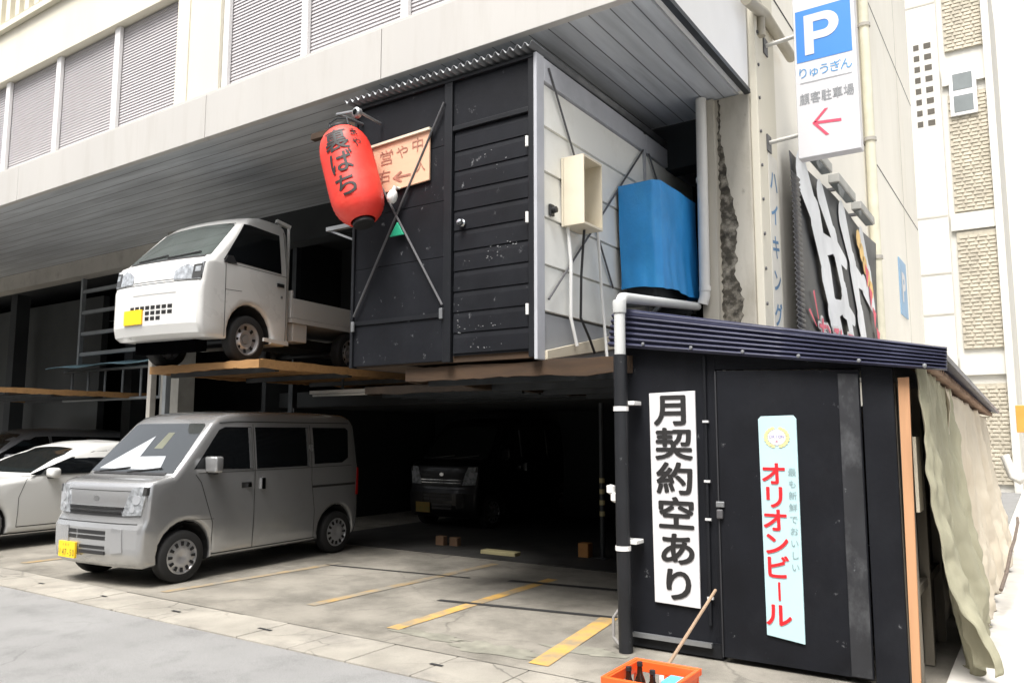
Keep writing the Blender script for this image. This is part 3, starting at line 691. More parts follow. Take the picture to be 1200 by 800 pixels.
box('latch', rodm, shed, -1.985, -1.94, SY - .06, SY - .033, 1.0, 1.065, bevel=.008)
box('kickboard', blackframe, shed, -2.69, -1.99, SY - .012, SY - .001, .03, .13)
build(MB().box(-2.66, -2.05, SY - .05, SY - .014, .10, .13), 'low_rail', galv, shed)
tr_ = MB(); tr_.tube([(-2.065, SY - .012, .25), (-2.06, SY - .012, 1.85), (-2.06, SY - .012, 2.17)], .012, 8)
build(tr_, 'wall_rod', blackframe, shed)
for z in (.43, .98, 1.25, 1.68): box('rod_clip', M('clip_white', (.55, .55, .55), .6), shed, -2.08, -2.035, SY - .03, SY - .013, z, z + .016)
box('left_wall', blackpaint, shed, -2.70, -2.66, SY + .042, 7.8, .02, 2.27)
box('right_wall', greyboard, shed, -.84, -.80, SY + .042, 12.5, .02, 1.93)
box('rear_wall', greyboard, shed, -2.6, -.84, 12.46, 12.5, .02, 2.0)
build(MB().add([(-2.78, 5.62, 2.56), (-.50, 5.62, 2.10), (-.50, 12.6, 1.88), (-2.3, 12.6, 2.5)], [(0, 1, 2, 3)]), 'roof_deck', corrblue, shed, solid=.03)
# corrugated eave: ridges run along the front
def eave(a, b):
    x = -2.80 + 2.32 * a
    zt = 2.60 - .46 * a; zb = 2.265 - (x + 2.70) * .125 
    ph = b * 2 * math.pi * 7
    return (x, SY - .10 + .10 * b + .016 * math.cos(ph), zb + (zt - zb) * b)
build(MB().grid(eave, 24, 84), 'eave_sheet', corrblue, shed, smooth=70, solid=.004)
bo = MB()
for i in range(6): bo.lathe([(.0, -.012), (.012, -.01), (.014, 0)], (-2.5 + i * .38, SY - .112, eave((.30 + i * .38) / 2.32, .12)[2]), YU, 8)
build(bo, 'roof_screws', galv, shed)
rr_ = MB()
def sideroof(a, b):
    y = 5.70 + 6.9 * a
    return (-.78 + .20 * b, y, 2.10 - .05 * b - .20 * a + .022 * math.cos(a * 2 * math.pi * 46))
build(MB().grid(sideroof, 46 * 6, 3), 'side_eave', brownroof, shed, smooth=60, solid=.006)
build(MB().prism([(-.785, .02), (-.735, .02), (-.705, 1.96), (-.77, 1.96)], (0, SY - .02, 0), XU, ZU, (0, .03, 0)), 'corner_plank', plankm, shed, bevel=.003)
sf = MB()
for y in (5.76, 6.35, 7.1, 8.2, 9.4, 10.6, 12.0): sf.box(-.79, -.73, y - .03, y + .03, .02, 1.92)
for z in (.55, 1.25): sf.box(-.785, -.745, 5.79, 12, z, z + .06)
build(sf, 'side_stud', greyboard, shed)
box('side_offcut', creamboard, shed, -.72, -.70, 5.75, 5.95, 1.1, 1.58)

# signs and pipe on the shed front
sg = thing('wall_sign', 'tall white board with bold black brush characters on the black shed', 'sign', (-2.31, SY - .03, .36))
build(MB().prism([(-2.485, .365), (-2.135, .355), (-2.135, 1.915), (-2.50, 1.905)], (0, SY - .022, 0), XU, ZU, (0, .018, 0)), 'board', whitesign, sg, bevel=.003)
tx = '月契約空あり'
build(writing([(c, -2.312 + .012 * i * .3, 1.775 - i * .254, .305, .245, .027) for i, c in enumerate(tx)], (0, SY - .0265, 0), XU, ZU), 'lettering', blackink, sg, fix=False)
os_ = thing('advertising_sign', 'narrow pale blue enamel sign with red katakana on the shed door', 'sign', (-1.54, SY - .05, .23))
build(MB().prism([(-1.66, .245), (-1.41, .215), (-1.41, 1.70), (-1.43, 1.725), (-1.65, 1.72), (-1.67, 1.70)], (0, SY - .044, 0), XU, ZU, (0, .013, 0)), 'board', skysign, os_, bevel=.002)
build(writing([(c, -1.575 + (.012 if c == 'ー' else 0), 1.325 - i * .157, .185, .168, .022) if c != 'ー' else ('｜', -1.565, 1.325 - i * .157, .15, .115, .03) for i, c in enumerate('オリオンビール')], (0, SY - .0475, 0), XU, ZU), 'lettering', redink, os_, fix=False)
build(writing([(c, -1.452, 1.34 - i * .079, .058, .058, .001) for i, c in enumerate('最も新鮮でおいしい')], (0, SY - .0475, 0), XU, ZU), 'small_lettering', greyink, os_, fix=False)
em = MB()
for s_ in (-1, 1):
    for k in range(9):
        a = R(-70 + k * 17.5); cx = -1.545 + s_ * .075 * math.cos(a) ; cz = 1.575 + .066 * math.sin(a)
        em.add([(cx + .016 * math.cos(q * 1.2566 + a), SY - .0475, cz + .011 * math.sin(q * 1.2566 + a)) for q in range(5)], [(0, 1, 2, 3, 4)])
build(em, 'wreath_emblem', goldink, os_, fix=False)
build(MB().add([(-1.545 + .062 * math.cos(k * .2618), SY - .0468, 1.575 + .055 * math.sin(k * .2618)) for k in range(24)], [tuple(range(24))]), 'emblem_disc', whitesign, os_, fix=False)
build(writing(row_text('ORION', -1.587, 1.58, .028, .021, .002) , (0, SY - .0478, 0), XU, ZU), 'emblem_lettering', M('emblem_violet', (.25, .22, .5), .5), os_, fix=False)
build(MB().add([(-1.545 + (.011 if q % 2 else .004) * math.sin(q * .6283), SY - .0478, 1.547 + (.011 if q % 2 else .004) * math.cos(q * .6283)) for q in range(10)], [tuple(range(10))]), 'emblem_star', M('emblem_red', (.5, .2, .3), .5), os_, fix=False)

dp = thing('drain_pipe', 'grey plastic drain pipe turning down into a black painted pipe at shed corner', 'pipe', (-2.66, 5.6, 0))
px, py = -2.665, SY - .17
build(MB().tube([(-2.9, 7.78, 2.90), (-2.70, 5.75, 2.675), (-2.685, 5.62, 2.66), (px - .005, py + .06, 2.645), (px, py + .01, 2.60), (px, py, 2.54), (px, py, 2.2)], .043, 16), 'upper_pipe', pvc, dp, smooth=50)
build(MB().lathe([(.05, 0), (.052, .01), (.052, .09), (.05, .1)], (px, py, 2.52), ZU, 18), 'elbow_collar', pvc, dp, smooth=30)
build(MB().tube([(px, py, 2.195), (px, py, .9), (px + .01, py, .0145)], .052, 16), 'lower_pipe', blackpipe, dp, smooth=50)
for z in (1.77, .74): 
    build(MB().lathe([(.056, 0), (.058, .0), (.058, .035), (.056, .035)], (px, py, z), ZU, 16), 'band', whitep, dp)
    build(MB().box(px - .02, px + .10, py + .02, py + .15, z + .045, z + .075), 'clamp', whitep, dp, bevel=.004)
build(MB().tube([(px - .1, py + .15, .3), (px - .14, py + .1, .22), (px - .12, py + .06, .09), (px - .05, py + .02, .05)], .012, 8), 'hose', M('grey_hose', (.2, .19, .18), .6), dp)
sp2 = thing('side_conduit', 'thin grey conduit running up behind the black drain pipe', 'conduit', (-2.75, 5.7, 0))
build(MB().tube([(-2.735, 5.66, .02), (-2.735, 5.66, 2.1)], .016, 8), 'tube', rodm, sp2)
for z, d in ((1.17, 0), (1.11, .035), (1.06, .075)): build(MB().lathe([(0, -.04), (.035, -.02), (.035, .03), (0, .04)], (-2.83 + d, 5.62, z), ZU, 10), 'fitting', whitep, sp2, smooth=40)
wd_ = thing('wall_downpipe', 'white downpipe on the left edge of the stained concrete column', 'pipe', (-2.83, 7.8, 2.9))
build(MB().tube([(-2.80, 7.78, 5.1), (-2.815, 7.78, 3.0), (-2.84, 7.78, 2.92)], .055, 14), 'pipe', pvcwhite, wd_, smooth=50)
for z in (3.05, 4.2): build(MB().lathe([(.06, 0), (.06, .05)], (-2.812, 7.78, z), ZU, 14), 'collar', pvcwhite, wd_)

# tarps over the shed flank
def drape(name, mat, y0t, y1t, y0b, y1b, xt, xb, zt0, zt1, zb, label, seed, folds, nu=150, nv=90):
    from mathutils import noise as mn
    def fn(a, b):
        # a along the shed, b downwards
        bb = b + .25 * b * (1 - b)
        y = (y0t + (y1t - y0t) * a) * (1 - b ** 1.8) + (y0b + (y1b - y0b) * a) * b ** 1.8
        n1 = mn.noise((a * folds * .35 + seed, b * 1.6, seed)); n2 = mn.noise((a * folds * 1.1, b * 2.7 + a * 3, seed + 5)); n3 = mn.noise((a * folds * 3, b * 9, seed + 9))
        x = xt + (xb - xt) * (b ** 1.25) + (.03 + .09 * b) * math.sin(a * folds + 2.5 * n1 + seed) * (.5 + n1) + .07 * n2 * (.3 + b) + .03 * n3 + .012 * mn.noise((a * folds * 6, b * 22, seed))
        y += .12 * n1 * b + .04 * n2
        z = (zt0 + (zt1 - zt0) * a - .03 * abs(math.sin(a * 9))) * (1 - bb) + (zb + .10 * n1 + .05 * math.sin(a * folds * 1.1)) * bb
        return (x, y, max(z, .056 + .02 * abs(n3)))
    return tag(build(MB().grid(fn, nu, nv), name, mat, None, smooth=80, solid=.006), label, 'tarp')
drape('net_tarp', netm, 5.64, 7.6, 5.74, 7.75, -.66, -.49, 2.05, 1.99, .07, 'khaki mesh tarp draped from the shed eave down to the pavement', 0, 15)
drape('plastic_sheet', sheetm, 7.3, 12.4, 7.5, 12.4, -.665, -.50, 1.98, 1.83, .10, 'dirty cream plastic sheet hung along the shed side behind the khaki net', 2, 26)
# rope along the tarp foot
tag(build(MB().tube([(-.40, 8.1, .28), (-.37, 8.6, .36), (-.35, 9.2, .48), (-.34, 10.0, .50), (-.33, 11, .58), (-.36, 12, .55)], .016, 8), 'rope', M('dark_rope', (.14, .11, .09), .9, var=.3, scale=30), None), 'dark rope tied along the lower edge of the cream sheet', 'rope')

# orange crate with bottles
cr = thing('bottle_crate', 'bright orange plastic crate standing before the black shed', 'crate', (-1.88, 4.2, .013))
cx0, cx1, cy0, cy1, cz0, cz1 = -2.07, -1.69, 3.99, 4.41, .013, .295
box('base', orangep, cr, cx0, cx1, cy0, cy1, cz0, cz0 + .015)
for (xa, xb, ya, yb) in ((cx0, cx1, cy0, cy0 + .02), (cx0, cx1, cy1 - .02, cy1), (cx0, cx0 + .02, cy0 + .021, cy1 - .021), (cx1 - .02, cx1, cy0 + .021, cy1 - .021)):
    m = MB(); m.box(xa, xb, ya, yb, cz0 + .016, cz0 + .12); m.box(xa, xb, ya, yb, cz1 - .06, cz1)
    L_ = max(xb - xa, yb - ya); n = 5
    for i in range(n):
        t = i / (n - 1)
        if xb - xa > yb - ya: m.box(xa + t * (L_ - .03), xa + t * (L_ - .03) + .03, ya + .002, yb - .002, cz0 + .1205, cz1 - .0605)
        else: m.box(xa + .002, xb - .002, ya + t * (L_ - .03), ya + t * (L_ - .03) + .03, cz0 + .1205, cz1 - .0605)
    build(m, 'side_panel', orangep, cr, bevel=.004)
rimc = MB()
rimc.box(cx0 - .012, cx1 + .012, cy0 - .012, cy0 + .012, cz1 - .03, cz1 + .006); rimc.box(cx0 - .012, cx1 + .012, cy1 - .012, cy1 + .012, cz1 - .03, cz1 + .006)
rimc.box(cx0 - .012, cx0 + .012, cy0 + .0125, cy1 - .0125, cz1 - .03, cz1 + .006); rimc.box(cx1 - .012, cx1 + .012, cy0 + .0125, cy1 - .0125, cz1 - .03, cz1 + .006)
build(rimc, 'rim', orangep, cr, bevel=.004)
bprof = [(0, 0), (.034, .002), (.036, .02), (.036, .15), (.030, .185), (.016, .22), (.0135, .26), (.0155, .262), (.0155, .275), (0, .276)]
for k, (x, y, s) in enumerate(((-2.03, 4.22, .98), (-1.985, 4.27, 1.06), (-1.90, 4.25, .96))):
    b = thing('bottle', ('dark brown glass bottle nearest the left side of the orange crate', 'tallest dark brown bottle, middle one in the orange crate', 'dark brown bottle standing alone right of the pair in crate')[k], 'bottle', (x, y, cz0 + .016), 'bottles in the orange crate')
    build(MB().lathe([(r, h * s) for r, h in bprof], (x, y, cz0 + .016), ZU, 16), 'glass_body', glassbrown, b, smooth=40)
    build(MB().lathe([(.0165, .258 * s), (.0168, .279 * s), (0, .28 * s)], (x, y, cz0 + .016), ZU, 14), 'cap', plastblack, b)
pk = thing('drink_carton', 'light blue carton lying in the orange crate beside bottles', 'carton', (-1.76, 4.26, .2))
box('carton_body', bluepack, pk, -1.83, -1.71, 4.2, 4.34, cz0 + .016, cz0 + .25, bevel=.006)
box('carton_stripe', whitep, pk, -1.80, -1.74, 4.19, 4.199, cz0 + .05, cz0 + .22)
stk = thing('broom_handle', 'thin wooden stick with white grip leaning on the black shed', 'stick', (-1.9, 4.9, .013))
build(MB().tube([(-1.955, 4.50, .20), (-2.015, SY - .035, .50)], .011, 8), 'stick', M('pale_wood', (.30, .21, .14), .7), stk)
build(MB().tube([(-1.945, 4.46, .02), (-1.957, 4.53, .24)], .02, 8), 'grip', whitep, stk)

# ================================================================== SIGNS ON THE STREET SIDE WALL
ps = thing('parking_sign', 'tall white projecting sign with blue P square and pink arrow', 'sign', (-1.63, 8.2, 4.38))
build(MB().box(-1.93, -1.33, 8.2, 8.34, 4.40, 6.25), 'panel', whitesign, ps, bevel=.008)
build(MB().add([(-1.905, 8.197, 5.42), (-1.365, 8.197, 5.42), (-1.365, 8.197, 5.98), (-1.905, 8.197, 5.98)], [(0, 1, 2, 3)]), 'blue_square', blueink, ps, fix=False)
P = [(0, 0), (.09, 0), (.09, .15), (.2, .15)]
P += [(.2 + .14 * math.sin(R(a)), .29 - .14 * math.cos(R(a))) for a in range(15, 180, 15)] + [(.2, .43), (0, .43)]
outer = P
inner = [(.09, .235), (.19, .235)] + [(.19 + .055 * math.sin(R(a)), .29 - .055 * math.cos(R(a))) for a in range(20, 180, 20)] + [(.19, .345), (.09, .345)]
def poly_with_hole():
    bm = bmesh.new()
    def loop(pts): 
        vs = [bm.verts.new((-1.82 + a, 8.1935, 5.485 + b)) for a, b in pts]
        return [bm.edges.new((vs[i], vs[(i + 1) % len(vs)])) for i in range(len(vs))]
    es = loop(outer) + loop([(a + .0, b) for a, b in inner])
    bmesh.ops.triangle_fill(bm, use_beauty=True, edges=es)
    return bm
finish(poly_with_hole(), 'letter_p', whitesign, ps)
build(writing(row_text('りゅうぎん', -1.85, 5.30, .125, .105, .003), (0, 8.1965, 0), XU, ZU), 'blue_lettering', skyink, ps, fix=False)
build(MB().add([(-1.88, 8.1962, 5.19), (-1.38, 8.1962, 5.19), (-1.38, 8.1962, 5.198), (-1.88, 8.1962, 5.198)], [(0, 1, 2, 3)]), 'thin_rule', palegrey, ps, fix=False)
build(writing(row_text('顧客駐車場', -1.845, 5.02, .105, .107, .012, 1.2), (0, 8.1965, 0), XU, ZU), 'grey_lettering', palegrey, ps, fix=False)
am = MB(); ay = 8.1965
am.add([(-1.76, ay, 4.735), (-1.50, ay, 4.715), (-1.50, ay, 4.745), (-1.76, ay, 4.765)], [(0, 1, 2, 3)])
am.add([(-1.78, ay, 4.75), (-1.745, ay, 4.75), (-1.62, ay, 4.88), (-1.655, ay, 4.88)], [(0, 1, 2, 3)])
am.add([(-1.78, ay - .0004, 4.75), (-1.745, ay - .0004, 4.75), (-1.62, ay - .0004, 4.60), (-1.655, ay - .0004, 4.60)], [(0, 1, 2, 3)])
build(am, 'arrow', pinkred, ps, fix=False)
for z in (4.68, 5.76):
    build(MB().tube([(-2.25, 8.27, z - .02), (-1.932, 8.27, z)], .022, 10), 'bracket', M('bracket_white', (.6, .59, .55), .5), ps)
    build(MB().box(-2.249, -2.235, 8.20, 8.34, z - .12, z + .06), 'bracket_plate', rodm, ps)

po = thing('vertical_poster', 'narrow faded cream poster with blue katakana on the concrete pilaster', 'poster', (-2.25, 8.3, 2.7))
box('sheet', bluewhite, po, -2.249, -2.243, 8.22, 8.56, 2.45, 4.55)
def side_text(items, x): return writing(items, (x, 0, 0), YU, ZU)
build(side_text([(c, 8.39, 4.27 - i * .36, .30, .27, .02) for i, c in enumerate('ハイキング')], -2.2415), 'lettering', M('faded_blue_ink', (.10, .22, .38), .6, var=.5, scale=3), po, fix=False)

bn = thing('wall_banner', 'large black and white banner with pink lettering on the side wall', 'banner', (-2.2, 11.5, 2.4))
build(MB().grid(lambda a, b: (-2.20 + .025 * math.sin(a * 9 + b * 4), 9.0 + 5.4 * a, 2.35 + 2.45 * b), 40, 8), 'cloth', bannerk, bn, smooth=60, solid=.006)
def bstrokes(mats_):
    for nm_, mt_, lst in mats_:
        bw = MB()
        for pts, wd in lst:
            for i in range(len(pts) - 1):
                (ya, za), (yb, zb) = pts[i], pts[i + 1]
                d = Vector((yb - ya, zb - za)).normalized(); nx = Vector((-d.y, d.x)) * wd / 2
                q = [(ya + nx.x, za + nx.y), (yb + nx.x * .6, zb + nx.y * .6), (yb - nx.x * .6, zb - nx.y * .6), (ya - nx.x, za - nx.y)]
                bw.add([(-2.1595 + random.uniform(0, .004), y, z) for y, z in q], [(0, 1, 2, 3)])
                for (yc, zc), rr_0 in (((ya, za), wd / 2), ((yb, zb), wd * .3)):
                    bw.add([(-2.1595 + random.uniform(0, .001), yc + rr_0 * math.cos(t * .5236), zc + rr_0 * math.sin(t * .5236)) for t in range(12)], [tuple(range(12))])
        build(bw, nm_, mt_, bn, fix=False)
random.seed(8)
bstrokes((('white_strokes', bannerw, (([(9.3, 4.6), (9.9, 4.2), (10.35, 3.6), (10.7, 3.1), (11.3, 2.55)], .55), ([(10.2, 4.6), (10.9, 4.15), (11.4, 3.5), (11.9, 2.8)], .36), ([(10.25, 3.95), (10.9, 4.05), (11.6, 3.95)], .3), ([(10.5, 3.15), (11.3, 3.3), (12.0, 3.2)], .3),
     ([(11.5, 4.6), (12.1, 4.0), (12.5, 3.3), (13.0, 2.6)], .46), ([(12.2, 3.9), (12.9, 3.85), (13.6, 3.6)], .34), ([(12.9, 4.6), (13.4, 4.1), (13.7, 3.6)], .34), ([(12.7, 2.75), (13.5, 2.9), (14.1, 2.7)], .3))),))
by = MB()
for k in range(5):
    y, z = 12.6 + k * .22, 4.5 - k * .16
    by.add([(-2.150, y + .18 * math.cos(q * .785), z + .15 * math.sin(q * .785)) for q in range(8)], [tuple(range(8))])
build(by, 'yellow_flare', bannery, bn, fix=False)
for k in range(5): pass
rd = MB()
for k in range(4):
    y, z = 13.0 + k * .25, 4.2 - k * .3
    rd.add([(-2.145, y, z), (-2.145, y + .3, z - .08), (-2.145, y + .12, z - .36)], [(0, 1, 2)])
for (ya, za, yb, zb) in ((9.55, 3.25, 9.75, 2.95), (9.3, 3.0, 9.65, 2.85)):
    rd.add([(-2.15, ya, za), (-2.15, ya + .07, za + .03), (-2.15, yb + .05, zb), (-2.15, yb, zb)], [(0, 1, 2, 3)])
build(rd, 'red_marks', pinkred, bn, fix=False)
build(side_text(row_text('おひるから', 10.0, 2.78, .72, .80, .075, .62), -2.140), 'letter_outline', whitesign, bn, fix=False)
build(side_text(row_text('おひるから', 10.0, 2.78, .68, .80, .022, .62), -2.132), 'pink_lettering', M('banner_pink', (.80, .12, .20), .5), bn, fix=False)
cb = MB()
cb.grid(lambda a, b: (-2.13 + .05 * abs(math.sin(b * math.pi * 36)) * .45, 8.66 + .3 * a, 2.4 + 2.05 * b), 1, 432)
tag(build(cb, 'corrugated_strip', M('dark_corrugated', (.07, .07, .075), .5, var=.2), None, smooth=50, solid=.01), 'dark ribbed metal strip standing between faded poster and banner', 'metal strip')
for i, ya in enumerate((9.2, 10.7, 12.2)):
    lp = thing('banner_lamp', ('nearest grey lamp bar above the black and white banner', 'middle grey lamp bar above the black and white banner', 'farthest grey lamp bar above the black and white banner')[i], 'lamp bar', (-2.1, ya + .6, 4.85), 'lamp bars over the banner')
    build(MB().box(-2.16, -2.02, ya, ya + 1.1, 4.86, 4.98), 'housing', M('lamp_grey', (.33, .33, .31), .5, var=.2), lp, bevel=.01)
    build(MB().box(-2.14, -2.04, ya + .05, ya + 1.05, 4.845, 4.858), 'lens', winglass, lp)
    build(MB().box(-2.318, -2.161, ya + .5, ya + .56, 4.9, 4.94), 'arm', rodm, lp)
p2 = thing('small_parking_sign', 'small faded blue P plate on the far end of side wall', 'sign', (-2.3, 18.4, 4.1))
box('plate', M('faded_blue', (.24, .40, .58), .5, var=.1), p2, -2.318, -2.30, 17.9, 18.9, 4.05, 5.25)
build(side_text([('P', 18.4, 4.68, 1.0, .85, .04)], -2.297), 'letter_p', whitesign, p2, fix=False)

# ================================================================== FAR BUILDINGS
fb = thing('white_apartment_building', 'pale apartment block with beige brick panels at the end of side street', 'building', (-1.5, 27, 0))
FY = 26
box('main_wall', farwall, fb, -4.5, -.62, FY, FY + 8, 0, 17)
box('stair_bay', farwall, fb, -3.3, -1.95, FY - .12, FY - .003, 0, 17)
for za, zb in ((12.9, 14.6 + 2.4), (8.0, 11.55), (4.0, 7.4), (.2, 3.0)):
    m = MB(); m.box(-1.78, -.80, FY - .06, FY - .003, za, zb); build(m, 'brick_panel', brickm, fb)
    bk = MB(); rows = int((zb - za) / .11)
    for r_ in range(rows):
        off = .13 if r_ % 2 else 0
        for c_ in range(4):
            x = -1.77 + c_ * .245 + off * .5
            bk.box(x, min(x + .2, -.805), FY - .085, FY - .061, za + r_ * .11 + .012, za + r_ * .11 + .085)
    build(bk, 'brick_courses', M('beige_brick_face', (.48, .44, .355), .85, var=.2, scale=3), fb)
for z in (3.5, 7.7, 12.1): box('floor_band', farwall, fb, -1.9, -.66, FY - .10, FY - .002, z - .25, z + .25)
box('edge_pier', farwall, fb, -.79, -.60, FY - .2, FY - .003, 0, 17)
# stacked window
wf = box('window', mullm, fb, -1.72, -1.02, FY - .16, FY - .086, 10.85, 12.25, bevel=.02)
for za, zb in ((10.95, 11.45), (11.62, 12.12)): box('pane', winglass, wf, -1.62, -1.12, FY - .168, FY - .161, za, zb)
for k in range(8):
    z = 10.72 + k * .345
    for x in (-2.60, -2.32): box('vent_hole', M('vent_dark', (.10, .09, .075), .9), fb, x, x + (.15 if x < -2.5 else .19), FY - .128, FY - .121, z, z + .17)
for z in (5.0, 6.2, 7.9, 14.5): box('wall_line', M('soft_line', (.4, .38, .33), .8), fb, -3.2, -1.96, FY - .127, FY - .121, z, z + .05)
ff = thing('distant_building_as_sky', 'hazy pale building beyond the brick panelled apartment block, raised to stand for sky', 'building', (1.5, 45, 0))
box('wall', farwall, ff, -6, 14, 44, 52, 0, 34, bevel=.05)  # wall raised and widened so its pale colour stands in for white sky
for z in (3, 6, 8.6): 
    wq = box('window', M('soft_line', (.4, .38, .33), .8), ff, .2, 1.3, 43.93, 43.997, z, z + 1.2)
    box('pane', winglass, wq, .3, 1.2, 43.9, 43.928, z + .1, z + 1.1)
box('balcony', farwall, ff, -.3, 6, 43.2, 43.9, 5.0, 5.2)
os2 = thing('orange_shop_sign', 'small orange street sign at the right edge beyond tarp', 'sign', (-.45, 16, 1.4))
box('panel', orangesign, os2, -.40, -.05, 16, 16.12, 1.62, 2.08, bevel=.01)
box('sign_post', rodm, os2, -.30, -.24, 16.03, 16.09, .05, 1.618)
sp3 = tag(build(MB().tube([(-.5, 13.3, 1.3), (-.42, 13.3, 1.0), (-.34, 13.3, .95), (-.26, 13.3, 1.02)], .06, 12), 'bent_pipe', pvcwhite, None, smooth=50), 'short bent white pipe stub at the end of cream sheet', 'pipe')

# ================================================================== VEHICLES (front faces -Y, local origin at front centre on ground)
def shell_bm(poly, x0, x1, cuts, df, bev=.0, seg=3):
    """(y,z) polygon extruded from x0 to x1, rounded along both outlines, cut into a grid and deformed"""
    bm = bmesh.new()
    a = [bm.verts.new((x0, y, z)) for y, z in poly]; b = [bm.verts.new((x1, y, z)) for y, z in poly]; n = len(poly)
    bm.faces.new(a); bm.faces.new(b[::-1])
    for i in range(n): bm.faces.new((a[i], b[i], b[(i + 1) % n], a[(i + 1) % n]))
    bmesh.ops.recalc_face_normals(bm, faces=bm.faces)
    if bev:
        es = [e for e in bm.edges if abs(e.verts[0].co.x - e.verts[1].co.x) < 1e-6]
        bmesh.ops.bevel(bm, geom=es, offset=bev, segments=seg, affect='EDGES', profile=.5, clamp_overlap=True)
    cx, cy, cz = cuts
    for no, vals in (((1, 0, 0), cx), ((0, 1, 0), cy), ((0, 0, 1), cz)):
        for v in vals: bmesh.ops.bisect_plane(bm, geom=bm.verts[:] + bm.edges[:] + bm.faces[:], plane_co=[v * k for k in no], plane_no=no)
    for v in bm.verts: v.co = df(v.co)
    bmesh.ops.recalc_face_normals(bm, faces=bm.faces)
    return bm
def fr_(a, b, n): return [a + (b - a) * i / n for i in range(n + 1)]
def arch(cy, cz, r, z0, n=12):
    a0 = math.asin(max(-1, min(1, (z0 - cz) / r)))
    return [(cy + r * math.cos(math.pi - a0 + (2 * a0 - math.pi) * i / n), cz + r * math.sin(math.pi - a0 + (2 * a0 - math.pi) * i / n)) for i in range(n + 1)]

